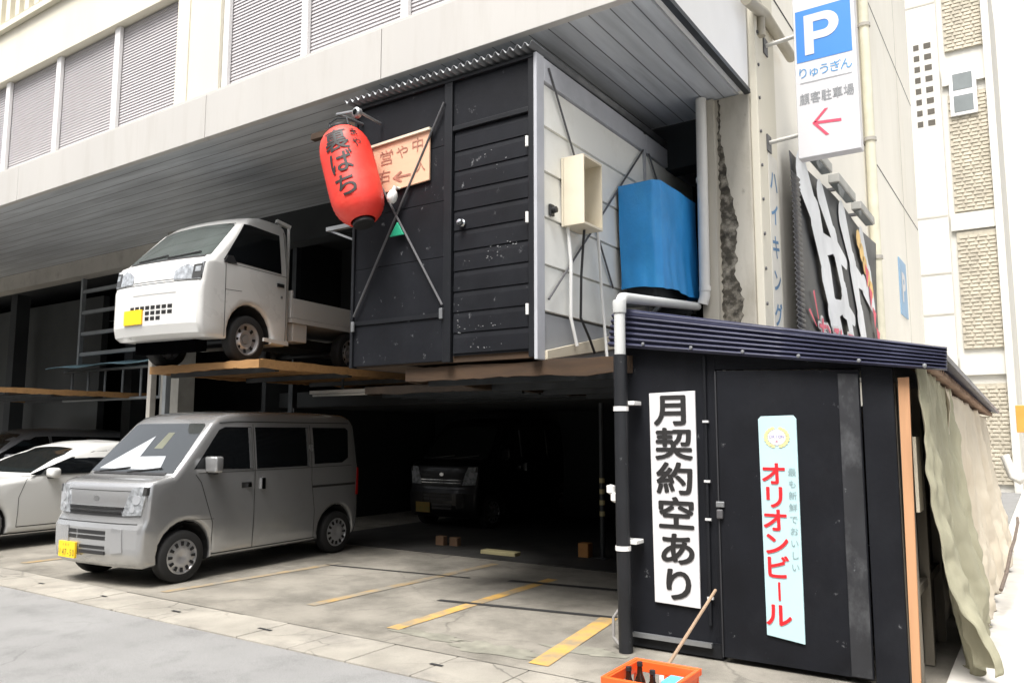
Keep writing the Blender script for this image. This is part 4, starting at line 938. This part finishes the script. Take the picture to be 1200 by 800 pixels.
class Car:
    def __init__(s, name, label, cat, group, W, L, df, paint):
        s.r = thing(name, label, cat, (0, 0, 0), group); s.W, s.L, s.df, s.paint = W, L, df, paint
    def body(s, poly, bev=.05, name='body', mat=None, x0=None, x1=None):
        bm = shell_bm(poly, -s.W if x0 is None else x0, s.W if x1 is None else x1, (fr_(-s.W, s.W, 10)[1:-1], fr_(0, s.L, 18), fr_(.2, 1.9, 10)), s.df, bev)
        return finish(bm, name, mat or s.paint, s.r, smooth=38)
    def side(s, poly, name, mat, side=1, proud=.004, depth=.012, parent=None, bev=0.):
        """panel lying on the flank (side=+1 right in x, -1 left)"""
        x1 = side * (s.W + proud); x0 = side * (s.W - depth)
        bm = shell_bm(poly, min(x0, x1), max(x0, x1), ([], fr_(0, s.L, 36), fr_(.2, 1.9, 20)), s.df, bev)
        return finish(bm, name, mat, parent or s.r, smooth=38)
    def gap(s, pts, wd=.008, side=1, name='panel_gap', mat=seam, proud=.0025):
        bm = bmesh.new()
        for (ya, za), (yb, zb) in zip(pts[:-1], pts[1:]):
            d = Vector((yb - ya, zb - za)); n = max(1, int(d.length / .06)); q = Vector((-d.y, d.x)).normalized() * wd / 2
            rows = []
            for i in range(n + 1):
                t = i / n; c = Vector((ya, za)) + d * t
                rows.append([bm.verts.new(s.df(Vector((side * (s.W + proud), c.x + k * q.x, c.y + k * q.y)))) for k in (-1, 1)])
            for r0, r1 in zip(rows[:-1], rows[1:]): bm.faces.new((r0[0], r0[1], r1[1], r1[0]))
        return finish(bm, name, mat, s.r)
    def front(s, poly, yline, name, mat, proud=.006, depth=.02, parent=None, nx=14, bev=0.):
        """panel on the front: polygon in (x, z); yline(z) gives the profile y there"""
        bm = bmesh.new()
        f = [bm.verts.new((x, -1, z)) for x, z in poly]; b = [bm.verts.new((x, 1, z)) for x, z in poly]; n = len(poly)
        bm.faces.new(f); bm.faces.new(b[::-1])
        for i in range(n): bm.faces.new((f[i], b[i], b[(i + 1) % n], f[(i + 1) % n]))
        zs = [z for _, z in poly]
        if bev:
            es = [e for e in bm.edges if abs(e.verts[0].co.y - e.verts[1].co.y) < 1e-6 and e.verts[0].co.y < 0]
        for v in fr_(-s.W, s.W, nx): bmesh.ops.bisect_plane(bm, geom=bm.verts[:] + bm.edges[:] + bm.faces[:], plane_co=(v, 0, 0), plane_no=(1, 0, 0))
        for v in fr_(min(zs), max(zs), 6)[1:-1]: bmesh.ops.bisect_plane(bm, geom=bm.verts[:] + bm.edges[:] + bm.faces[:], plane_co=(0, 0, v), plane_no=(0, 0, 1))
        for v in bm.verts:
            y = yline(v.co.z) + (-proud if v.co.y < 0 else depth)
            v.co = s.df(Vector((v.co.x, y, v.co.z)))
        bmesh.ops.recalc_face_normals(bm, faces=bm.faces)
        return finish(bm, name, mat, parent or s.r, smooth=38)
    def wheel(s, x, y, r, side, style='cap', wd=.145):
        w_ = bpy.data.objects.new('wheel', None); COL.objects.link(w_); w_.parent = s.r; w_.location = (x, y, r)
        ax = Vector((side, 0, 0)); o = worldloc(w_)
        tp = [(r * .66, -wd / 2), (r * .93, -wd / 2), (r * .985, -wd * .42), (r, -wd * .30), (r, wd * .30), (r * .985, wd * .42), (r * .93, wd / 2), (r * .68, wd / 2), (r * .66, wd * .38)]
        build(MB().lathe(tp, o, ax, 36), 'tyre', rubber, w_, smooth=50)
        rp = [(r * .67, -wd * .3), (r * .67, wd * .46), (r * .63, wd * .47), (r * .60, wd * .36), (r * .40, wd * .44), (r * .16, wd * .46), (r * .10, wd * .40), (0, wd * .40)]
        if style == 'steel': rp = [(r * .67, -wd * .3), (r * .67, wd * .46), (r * .62, wd * .46), (r * .58, wd * .20), (r * .45, wd * .12), (r * .34, wd * .30), (r * .22, wd * .26), (r * .17, wd * .10), (r * .17, wd * .30), (0, wd * .32)]
        rim = build(MB().lathe(rp, o, ax, 36), 'rim', rimm, w_, smooth=45)
        hm = MB(); n = 12 if style == 'cap' else 8
        for k in range(n):
            a = 2 * math.pi * k / n; rad = r * (.50 if style == 'cap' else .48)
            c = o + ax * (wd * (.425 if style == 'cap' else .17)) + Vector((0, math.cos(a), math.sin(a))) * rad
            t = Vector((0, -math.sin(a), math.cos(a))); rv = Vector((0, math.cos(a), math.sin(a)))
            hm.prism([(-.012, -.022), (.012, -.022), (.016, .022), (-.016, .022)], c, t, rv, ax * .012)
        build(hm, 'rim_slots', seam, rim)
        return w_
    def liner(s, cy, cz, r, z0):
        pts = arch(cy, cz, r - .012, z0, 12); m = MB()
        for i in range(len(pts) - 1):
            (ya, za), (yb, zb) = pts[i], pts[i + 1]
            m.add([s.df(Vector((x, y, z))) for x, y, z in ((-s.W + .035, ya, za), (s.W - .035, ya, za), (s.W - .035, yb, zb), (-s.W + .035, yb, zb))], [(0, 1, 2, 3)])
        return build(m, 'wheel_well', seam, s.r, fix=False)
    def place(s, x, y, z, deg): s.r.location = (x, y, z); s.r.rotation_euler = (0, 0, R(deg)); return s.r

# ---------- kei van
VW, VL, VH = .735, 3.395, 1.885
def van_df(p):
    x, y, z = p; s = 1.
    if z > 1.12: s -= .13 * ((z - 1.12) / .76) ** 1.25
    if z < .6: s -= .02 * (.6 - z) / .4
    k = max(0, 1 - y / .5); s -= .018 * k ** 2
    k2 = max(0, (y - 2.9) / .5); s -= .04 * k2 ** 2
    q = (x / VW) ** 2
    y = y + (.035 * q + .04 * q * q) * max(0, 1 - y / 1.2) - .06 * q * k2
    if z > 1.7: z -= .035 * q * (z - 1.7) / .18
    if .6 < z < .8: pass
    return Vector((x * s, y, z))
vprof = [(.09, .20), (.02, .27), (0, .40), (0, .60), (.025, .655), (.045, .70), (.07, 1.03), (.11, 1.075), (.22, 1.105), (.37, 1.135), (.90, 1.70), (1.01, 1.795), (1.2, 1.85), (1.6, 1.878), (2.5, 1.885), (3.1, 1.865), (3.27, 1.80), (3.34, 1.70), (3.385, 1.1), (3.395, .6), (3.385, .34), (3.33, .24)]
def van(name, label, paint, group=None, dark=False):
    c = Car(name, label, 'van', group, VW, VL, van_df, paint)
    bottom = list(reversed(arch(2.905, .30, .34, .21))) + list(reversed(arch(.56, .30, .345, .21)))
    c.body(vprof + bottom, .055)
    fy = lambda z: (0 if z < .60 else .025 + (.045 - .025) * (z - .655) / .045 if z < .70 else .045 + .025 * (z - .70) / .33 if z < 1.03 else .07 + .04 * (z - 1.03) / .045)
    wy = lambda z: .37 + .53 * (z - 1.135) / .565
    ws_ = c.front([(-.69, 1.165), (.69, 1.165), (.645, 1.68), (.60, 1.705), (-.60, 1.705), (-.645, 1.68)], wy, 'windscreen', carglass, .006, .03)
    # the glass carries a painted sky reflection and a small card
    wp_ = MB()
    for xa, xb in ((-.48, .0), (.02, .5)):
        wp_.bar(van_df(Vector((xa, wy(1.165) - .018, 1.165))), van_df(Vector((xb, wy(1.215) - .022, 1.215))), .012, .014)
    build(wp_, 'wiper', plastblack, c.r)
    c.front([(-.60, 1.145), (.60, 1.145), (.60, 1.168), (-.60, 1.168)], lambda z: wy(z), 'cowl', plastblack, .012, .02)
    for sgn in (1, -1):
        c.front([(sgn * .44, .735), (sgn * .68, .745), (sgn * .715, .98), (sgn * .70, 1.035), (sgn * .545, 1.03), (sgn * .49, .92)][::sgn], fy, 'headlight', lampglass, .012, .05)
        for cx_, cz_, r_ in ((.61, .90, .05), (.57, .80, .03)):
            c.front([(sgn * cx_ + r_ * math.cos(q * .5236), cz_ + r_ * math.sin(q * .5236)) for q in range(12)], fy, 'reflector', M('lamp_bulb', (.30, .31, .325), .15), .0165, .0, nx=2)
        c.front([(sgn * .675, .95), (sgn * .722, .95), (sgn * .722, 1.03), (sgn * .685, 1.03)][::sgn], fy, 'indicator', M('smoked_lens', (.05, .05, .05), .2), .017, .05)
    c.front([(-.44, .76), (.43, .76), (.43, .775), (-.44, .775)], fy, 'grille_bar', chrome, .012)
    c.front([(-.45, .725), (.44, .725), (.44, .757), (-.45, .757)], fy, 'grille', plastblack, .004)
    c.front([(-.45, .778), (.44, .778), (.44, .802), (-.45, .802)], fy, 'grille', plastblack, .004)
    c.front([(-.47, .806), (.46, .806), (.46, .822), (-.47, .822)], fy, 'grille_bar', chrome, .010)
    bl = [(.23, .545), (-.02, .545)]
    for (xa, xb, za, zb) in ((-.42, -.22, .535, .575), (-.20, .26, .535, .575), (-.42, -.22, .48, .52), (-.20, .26, .48, .52), (-.16, .26, .385, .42), (-.16, .26, .33, .365)):
        c.front([(xa, za), (xb, za), (xb, zb), (xa, zb)], fy, 'bumper_slot', plastblack, .003)
    for sgn in (1, -1): c.front([(sgn * .36, .36), (sgn * .37, .35), (sgn * .52, .37), (sgn * .50, .60), (sgn * .36, .61)][::sgn], fy, 'fog_bezel', paint, .010)
    c.front([(-.66, .652), (.66, .652), (.66, .660), (-.66, .660)], fy, 'bumper_gap', seam, .003)
    pl_ = c.front([(-.52, .27), (-.19, .27), (-.19, .435), (-.52, .435)], lambda z: -.02, 'number_plate', platey if not dark else M('shaded_plate', (.20, .13, .02), .6), .008, .015)  # for the van at the back, plate yellow is darkened to paint in shade
    tx_ = [('い', -.47, .335, .06, .07, .003)] + [(ch, -.40 + i * .048, .325, .075, .10, .006) for i, ch in enumerate('47-50')] + [(ch, -.40 + i * .05, .405, .035, .04, .002) for i, ch in enumerate('480')]
    mt = writing(tx_, (0, 0, 0), XU, ZU)
    for v in mt.v: v.y = van_df(Vector((v.x, -.0298, v.z))).y; 
    build(mt, 'plate_lettering', plateink, pl_, fix=False)
    c.front([(-.62, .985), (.62, .985), (.62, .990), (-.62, .990)], fy, 'bonnet_gap', seam, .002)
    lg = MB().add([(.045 * math.cos(q * .5236), -.004 + van_df(Vector((0, fy(.90), .9))).y, .905 + .03 * math.sin(q * .5236)) for q in range(12)], [tuple(range(12))])
    build(lg, 'emblem', chrome, c.r)
    for sgn in (1, -1):
        fw_ = c.side([(.62, 1.20), (1.46, 1.175), (1.46, 1.665), (1.08, 1.665), (.99, 1.63)], 'side_window', sidegls, sgn)
        c.side([(1.52, 1.175), (2.37, 1.175), (2.37, 1.665), (1.52, 1.665)], 'side_window', sidegls, sgn)
        c.side([(2.46, 1.195), (2.98, 1.20), (3.12, 1.26), (3.16, 1.63), (3.10, 1.665), (2.46, 1.665)], 'side_window', sidegls, sgn)
        for a, b in ((1.415, 1.455), (2.335, 2.365)): c.side([(a, 1.18), (b, 1.18), (b, 1.66), (a, 1.66)], 'window_bar', galv, sgn, .008)
        c.gap([(.64, 1.14), (.72, 1.05), (.90, .60), (.90, .30)], side=sgn); c.gap([(1.49, 1.70), (1.49, .26)], side=sgn)
        c.gap([(2.41, 1.70), (2.41, 1.0), (2.47, .60), (2.47, .26)], side=sgn); c.gap([(.90, .255), (2.5, .255)], .012, sgn)
        c.gap([(2.42, .905), (3.30, .905)], .03, sgn, 'slide_rail')
        c.gap([(.68, 1.15), (3.2, 1.155)], .006, sgn); c.gap([(1.0, 1.712), (1.25, 1.735), (3.2, 1.735)], .014, sgn, 'rain_gutter')
        c.gap([(.5, .66), (.92, .64)], .005, sgn)
        h1 = c.side([(1.30, .96), (1.44, .96), (1.44, 1.02), (1.30, 1.02)], 'handle', plastblack, sgn, .004)
        c.side([(1.38, .965), (1.43, .965), (1.43, 1.015), (1.38, 1.015)], 'handle_grip', chrome, sgn, .02, parent=h1)
        c.side([(1.58, .93), (1.635, .93), (1.635, 1.06), (1.58, 1.06)], 'handle', chrome, sgn, .022)
        mr = MB(); mo = van_df(Vector((sgn * (VW + .07), .82, 1.25)))
        mr.box(mo.x - .11, mo.x + .10, mo.y - .05, mo.y + .06, mo.z - .095, mo.z + .085)
        mi = build(mr, 'mirror', paint, c.r, bevel=.025, seg=3, smooth=50)
        build(MB().bar((mo.x - sgn * .13, mo.y + .01, mo.z - .09), (mo.x + sgn * .04, mo.y + .01, mo.z - .09), .05, .05), 'mirror_foot', plastblack, mi)
        c.wheel(sgn * .655, .56, .275, sgn); c.wheel(sgn * .655, 2.905, .275, sgn)
        c.side([(3.32, .75), (3.38, .75), (3.38, 1.12), (3.34, 1.12)], 'tail_light', M('tail_red', (.35, .01, .01), .15), sgn, .006)
    build(MB().tube([(-.6, .52, .27), (.6, .52, .27)], .035, 8), 'axle', steeldk, c.r); build(MB().tube([(-.6, 2.905, .27), (.6, 2.905, .27)], .035, 8), 'axle', steeldk, c.r)
    box('underbody', seam, c.r, -.55, .55, .3, 3.2, .18, .215); c.liner(.56, .30, .345, .21); c.liner(2.905, .30, .34, .21)
    # sky reflection put in as a pale polygon on the glass; then the card
    if not dark: c.front([(-.56, 1.195), (.47, 1.195), (.40, 1.34), (-.02, 1.33), (-.06, 1.56)], wy, 'sky_reflection', M('reflection_pale', (.36, .38, .40), .5), .0075, .0)
    if not dark: c.front([(.10, 1.42), (.24, 1.42), (.23, 1.60), (.12, 1.60)], wy, 'dashboard_card', M('card_cream', (.12, .125, .09), .7), .0075, .0)
    return c
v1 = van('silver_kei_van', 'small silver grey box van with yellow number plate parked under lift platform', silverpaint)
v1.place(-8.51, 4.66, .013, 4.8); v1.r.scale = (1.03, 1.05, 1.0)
v2 = van('black_kei_van', 'black van barely visible deep in the dark garage right of the silver van', blackcar, dark=True)
v2.place(-8.55, 10.6, .013, 1)

# ---------- kei truck
TW, TL = .735, 3.395
def tr_df(p):
    x, y, z = p; s = 1.
    if z > 1.05: s -= .14 * ((z - 1.05) / .72) ** 1.2
    k = max(0, 1 - y / .5); s -= .022 * k ** 2
    q = (x / TW) ** 2
    y = y + (.045 * q + .03 * q * q) * max(0, 1 - y / 1.0)
    if z > 1.6: z -= .03 * q
    return Vector((x * s, y, z))
def truck():
    c = Car('white_kei_truck', 'small white flatbed truck parked on the orange lift platform', 'truck', None, TW, TL, tr_df, whitepaint)
    prof = [(.10, .24), (.03, .28), (0, .38), (.0, .78), (.02, .84), (.04, 1.03), (.08, 1.075), (.16, 1.115), (.69, 1.635), (.79, 1.71), (.98, 1.748), (1.30, 1.745), (1.37, 1.70), (1.39, 1.6), (1.40, .26), (1.34, .24)]
    c.body(prof + list(reversed(arch(.76, .30, .355, .245))), .05, 'cab')
    fy = lambda z: 0 if z < .78 else .02 * (z - .78) / .06 if z < .84 else .02 + .03 * (z - .84) / .18
    wy = lambda z: .16 + .53 * (z - 1.115) / .52
    c.front([(-.675, 1.145), (.675, 1.145), (.625, 1.605), (.59, 1.63), (-.59, 1.63), (-.625, 1.605)], wy, 'windscreen', M('truck_glass', (.075, .09, .085), .05, spec=.9, coat=1., var=.3, scale=2), .006, .03)
    c.front([(-.62, 1.115), (.62, 1.115), (.62, 1.143), (-.62, 1.143)], wy, 'cowl', plastblack, .010, .02)
    wm = MB()
    for xa, xb in ((-.48, 0), (.04, .52)): wm.bar(tr_df(Vector((xa, wy(1.15) - .02, 1.15))), tr_df(Vector((xb, wy(1.19) - .025, 1.19))), .012, .014)
    build(wm, 'wiper', plastblack, c.r)
    for sgn in (1, -1):
        c.front([(sgn * .34, .86), (sgn * .71, .85), (sgn * .72, 1.045), (sgn * .46, 1.02), (sgn * .34, .95)][::sgn], fy, 'headlight', lampglass, .010, .05)
        c.front([(sgn * .60, .86), (sgn * .712, .86), (sgn * .712, 1.02), (sgn * .60, 1.01)][::sgn], fy, 'headlight_bezel', M('smoked_lens', (.05, .05, .05), .2), .013, .05)
        c.front([(sgn * .63, .93), (sgn * .70, .93), (sgn * .70, .99), (sgn * .63, .985)][::sgn], fy, 'headlight_bulb', lampglass, .017, .05)
    c.front([(-.33, .86), (.33, .86), (.33, .868), (-.33, .868)], fy, 'grille_line', seam, .003)
    c.front([(-.33, .955), (.33, .955), (.33, .963), (-.33, .963)], fy, 'grille_line', seam, .003)
    c.front([(-.70, .835), (.70, .835), (.70, .843), (-.70, .843)], fy, 'bumper_gap', seam, .003)
    c.front([(-.30, .715), (.40, .715), (.40, .725), (-.30, .725)], fy, 'bumper_crease', M('crease_grey', (.45, .45, .44), .5), .003)
    for r_, (z, n0, n1) in enumerate(((.575, -4, 4), (.515, -1, 4), (.455, -1, 2))):
        for k in range(n0, n1):
            x = k * .09 + .02; c.front([(x, z - .02), (x + .066, z - .02), (x + .066, z + .02), (x, z + .02)], fy, 'bumper_slot', plastblack, .003, nx=2)
    c.front([(-.44, .40), (-.11, .40), (-.11, .56), (-.44, .56)], lambda z: -.012, 'number_plate', platey, .006, .012)
    for sgn in (1, -1):
        wq = c.side([(.30, 1.10), (.55, 1.105), (1.24, 1.09), (1.25, 1.60), (.76, 1.62), (.67, 1.58)], 'side_window', sidegls, sgn)
        c.gap([(.335, 1.06), (.34, .75), (.345, .26)], side=sgn); c.gap([(1.33, 1.65), (1.33, .30)], side=sgn); c.gap([(.36, 1.075), (1.33, 1.065)], .006, sgn)
        c.gap([(.345, .78), (.6, .79)], .005, sgn); c.side([(.30, 1.075), (.50, 1.085), (.45, 1.17), (.36, 1.16)], 'window_corner', plastblack, sgn, .008)
        mo = tr_df(Vector((sgn * (TW + .06), .50, 1.20))); build(MB().box(mo.x - .06, mo.x + .06, mo.y - .03, mo.y + .04, mo.z - .09, mo.z + .09), 'mirror', plastblack, c.r, bevel=.02, seg=3, smooth=50) if sgn < 0 else None
        h = c.side([(1.17, .93), (1.28, .93), (1.28, .97), (1.17, .97)], 'handle', plastblack, sgn, .016)
        c.side([(1.24, .80), (1.27, .80), (1.27, .83), (1.24, .83)], 'keyhole', galv, sgn, .004)
        c.wheel(sgn * .645, .76, .268, sgn, 'steel'); c.wheel(sgn * .645, 2.60, .268, sgn, 'steel')
        c.side([(.98, .27), (1.38, .25), (1.38, .30), (.98, .31)], 'sill', whitepaint, sgn, .012)
    fb_ = MB()
    for x in (-.72, .70): fb_.box(x, x + .03, 1.46, 3.38, .60, .84)
    fb_.box(-.69, .70, 3.35, 3.38, .60, .84)
    build(fb_, 'bed_gate', whitepaint, c.r, bevel=.008)
    box('bed_floor', whitepaint, c.r, -.72, .73, 1.445, 3.385, .545, .597)
    box('front_panel', whitepaint, c.r, -.72, .73, 1.43, 1.455, .60, .93)
    box('chassis', steeldk, c.r, -.35, .35, .3, 3.3, .30, .42); box('bumper_shade_block', M('shade_black', (.0025, .0025, .003), .9, spec=.0), c.r, -.60, .40, .30, .46, .12, .30)  # black block added as the shade under the bumper, hiding the far wheel
    box('toolbox', whitepaint, c.r, .45, .70, 1.5, 1.75, .32, .543, bevel=.01)
    gd = MB(); gd.tube([(-.62, 1.46, .66), (-.62, 1.46, 1.70), (-.55, 1.46, 1.76), (.55, 1.46, 1.76), (.62, 1.46, 1.70), (.62, 1.46, .66)], .02, 8); gd.tube([(-.62, 1.46, 1.35), (.62, 1.46, 1.35)], .016, 8)
    build(gd, 'guard_frame', whitepaint, c.r, smooth=50)
    bx_ = MB().bar((.56, 1.30, 1.77), (.62, 1.48, 1.72), .05, .04); build(bx_, 'guard_bracket', whitepaint, c.r)
    build(MB().tube([(-.6, .76, .27), (.6, .76, .27)], .035, 8), 'axle', steeldk, c.r); build(MB().tube([(-.6, 2.6, .27), (.6, 2.6, .27)], .035, 8), 'axle', steeldk, c.r)
    c.liner(.76, .30, .355, .245); return c
t1 = truck(); t1.place(-8.66, 5.30, 2.446, 6); t1.r.scale = (1.06, 1.06, 1.085)

# ---------- white hatchback and the grey wagon beyond
def hatch_df_for(W, L, belt, top, tum=.22):
    def df(p):
        x, y, z = p; s = 1.
        if z > belt: s -= tum * ((z - belt) / (top - belt)) ** 1.2
        if z < .5: s -= .04 * (.5 - z) / .3
        k = max(0, 1 - y / .9); s -= .12 * k ** 2
        k2 = max(0, (y - L + .8) / .8); s -= .10 * k2 ** 2
        q = (x / W) ** 2
        y = y + .22 * q * max(0, 1 - y / 1.6) - .12 * q * k2
        if z > top - .2: z -= .05 * q
        return Vector((x * s, y, z))
    return df
def hatch(name, label, cat, paint, L, W, H, wb, fo, belt, cowl, a_top, roof_end, tailz, rad):
    df = hatch_df_for(W, L, belt, H)
    c = Car(name, label, cat, None, W, L, df, paint)
    prof = [(.10, .20), (.02, .28), (0, .50), (.06, .66), (.25, .78), (.7, .90), (cowl, belt + .02), (a_top, H - .07), (a_top + .25, H - .015), (a_top + .6, H), (roof_end - .4, H - .03), (roof_end, H - .10), (L - .25, tailz), (L - .05, tailz - .08), (L, .6), (L - .05, .3), (L - .15, .24)]
    c.body(prof + list(reversed(arch(fo + wb, rad, rad + .055, .215))) + list(reversed(arch(fo, rad, rad + .055, .215))), .07)
    wy = lambda z: cowl + (a_top - cowl) * (z - belt - .02) / (H - .07 - belt - .02)
    c.front([(-W * .86, belt + .06), (W * .86, belt + .06), (W * .72, H - .10), (-W * .72, H - .10)], wy, 'windscreen', carglass, .006, .04)
    fy = lambda z: 0 if z < .5 else .06 * (z - .5) / .16 if z < .66 else .06 + .19 * (z - .66) / .12
    for sgn in (1, -1):
        c.front([(sgn * W * .55, .60), (sgn * W * .92, .66), (sgn * W * .95, .77), (sgn * W * .6, .68)][::sgn], fy, 'headlight', lampglass, .01, .05)
        c.side([(cowl - .02, belt + .035), (a_top + .35, belt + .04), (a_top + .35, H - .11), (a_top + .12, H - .12)], 'side_window', sidegls, sgn)
        c.side([(a_top + .41, belt + .04), (roof_end - .35, belt + .06), (roof_end - .45, H - .14), (a_top + .41, H - .11)], 'side_window', sidegls, sgn)
        c.gap([(cowl - .05, belt), (fo + .50, .70), (fo + .50, .30)], side=sgn); c.gap([(a_top + .38, H - .1), (a_top + .38, .30)], side=sgn)
        c.gap([(fo + .5, .30), (fo + wb - .5, .30)], .012, sgn)
        c.gap([(cowl - .15, belt + .02), (roof_end - .2, belt + .045)], .008, sgn, 'window_trim', plastblack)
        c.side([(a_top + .12, belt - .12), (a_top + .30, belt - .115), (a_top + .30, belt - .085), (a_top + .12, belt - .09)], 'handle', chrome, sgn, .02)
        mo = df(Vector((sgn * (W + .08), cowl + .28, belt + .05)))
        mi = build(MB().box(mo.x - .10, mo.x + .10, mo.y - .05, mo.y + .09, mo.z - .06, mo.z + .08), 'mirror', paint, c.r, bevel=.045, seg=3, smooth=60)
        build(MB().bar((mo.x - sgn * .16, mo.y, mo.z - .05), (mo.x, mo.y, mo.z - .05), .05, .04), 'mirror_foot', plastblack, mi)
        c.wheel(sgn * (W - .09), fo, rad, sgn, 'cap', .19); c.wheel(sgn * (W - .09), fo + wb, rad, sgn, 'cap', .19)
    c.front([(-.5, .36), (.5, .36), (.5, .46), (-.5, .46)], fy, 'grille', plastblack, .004)
    pl_ = c.front([(-.165, .38), (.165, .38), (.165, .50), (-.165, .50)], lambda z: -.02, 'number_plate', whitesign, .008, .01)
    box('underbody', seam, c.r, -W * .7, W * .7, .3, L - .3, .18, .235); c.liner(fo, rad, rad + .055, .215); c.liner(fo + wb, rad, rad + .055, .215)
    return c
h1 = hatch('white_hatchback', 'white hatchback parked left of the silver van', 'car', whitepaint, 4.76, .875, 1.49, 2.82, .80, .97, 1.47, 2.35, 3.75, 1.1, .315)
h1.place(-12.78, 4.15, .013, 3)
h2 = hatch('grey_wagon', 'grey wagon mostly hidden behind the white hatchback', 'car', greycar, 4.4, .86, 1.70, 2.6, .85, 1.10, .95, 1.7, 3.9, 1.25, .31)
h2.place(-16.3, 5.6, .013, 0)

# ================================================================== SMALL THINGS DEEP IN THE GARAGE
tag(build(MB().box(-7.36, -7.22, 9.05, 9.15, .0145, .15), 'wheel_chock', tanbox, None, bevel=.01), 'left tan block of the pair before the dark van', 'block', 'blocks on the garage floor')
tag(build(MB().box(-7.15, -7.01, 9.1, 9.2, .0145, .14), 'wheel_chock', tanbox, None, bevel=.01), 'right tan block of the pair before the dark van', 'block', 'blocks on the garage floor')
tag(build(MB().box(-5.12, -4.97, 9.2, 9.33, .0145, .20), 'wheel_chock', orangebox, None, bevel=.01), 'dull orange block beside the striped post', 'block', 'blocks on the garage floor')
stp = thing('striped_post', 'thin dark post with yellow stripes at the back of the garage', 'post', (-4.81, 9.3, .0145))
build(MB().tube([(-4.81, 9.3, .03), (-4.81, 9.3, 2.0)], .035, 10), 'shaft', steeldk, stp)
for k in range(4): build(MB().lathe([(.0365, 0), (.037, 0), (.037, .06), (.0365, .06)], (-4.81, 9.3, .55 + k * .14), ZU, 10), 'stripe', stripey, stp)
build(MB().box(-4.9, -4.72, 9.21, 9.39, .0145, .03), 'base_plate', steeldk, stp)
tag(build(MB().box(-6.35, -5.8, 8.75, 8.9, .0145, .07), 'floor_stop', stripey, None, bevel=.01), 'low yellow parking stop bar on the dark garage floor', 'parking stop')

for i, (x, y) in enumerate(((-9.95, 8.6), (-3.25, 8.9))):
    lp = thing('lift_column', ('dark steel lift column behind the silver van tail', 'dark steel lift column nearest the black shed in the bay')[i], 'post', (x, y, .0145))
    build(MB().box(x - .05, x + .05, y - .05, y + .05, .03, 5.0 if i < 1 else 2.04), 'shaft', steeldk, lp, bevel=.006)
    build(MB().box(x - .1, x + .1, y - .1, y + .1, .0145, .0295), 'base_plate', steeldk, lp)
    build(MB().tube([(x + .09, y - .05, .2), (x + .085, y - .05, 1.2), (x + .09, y - .05, 2.0)], .008, 6), 'chain', galv, lp)
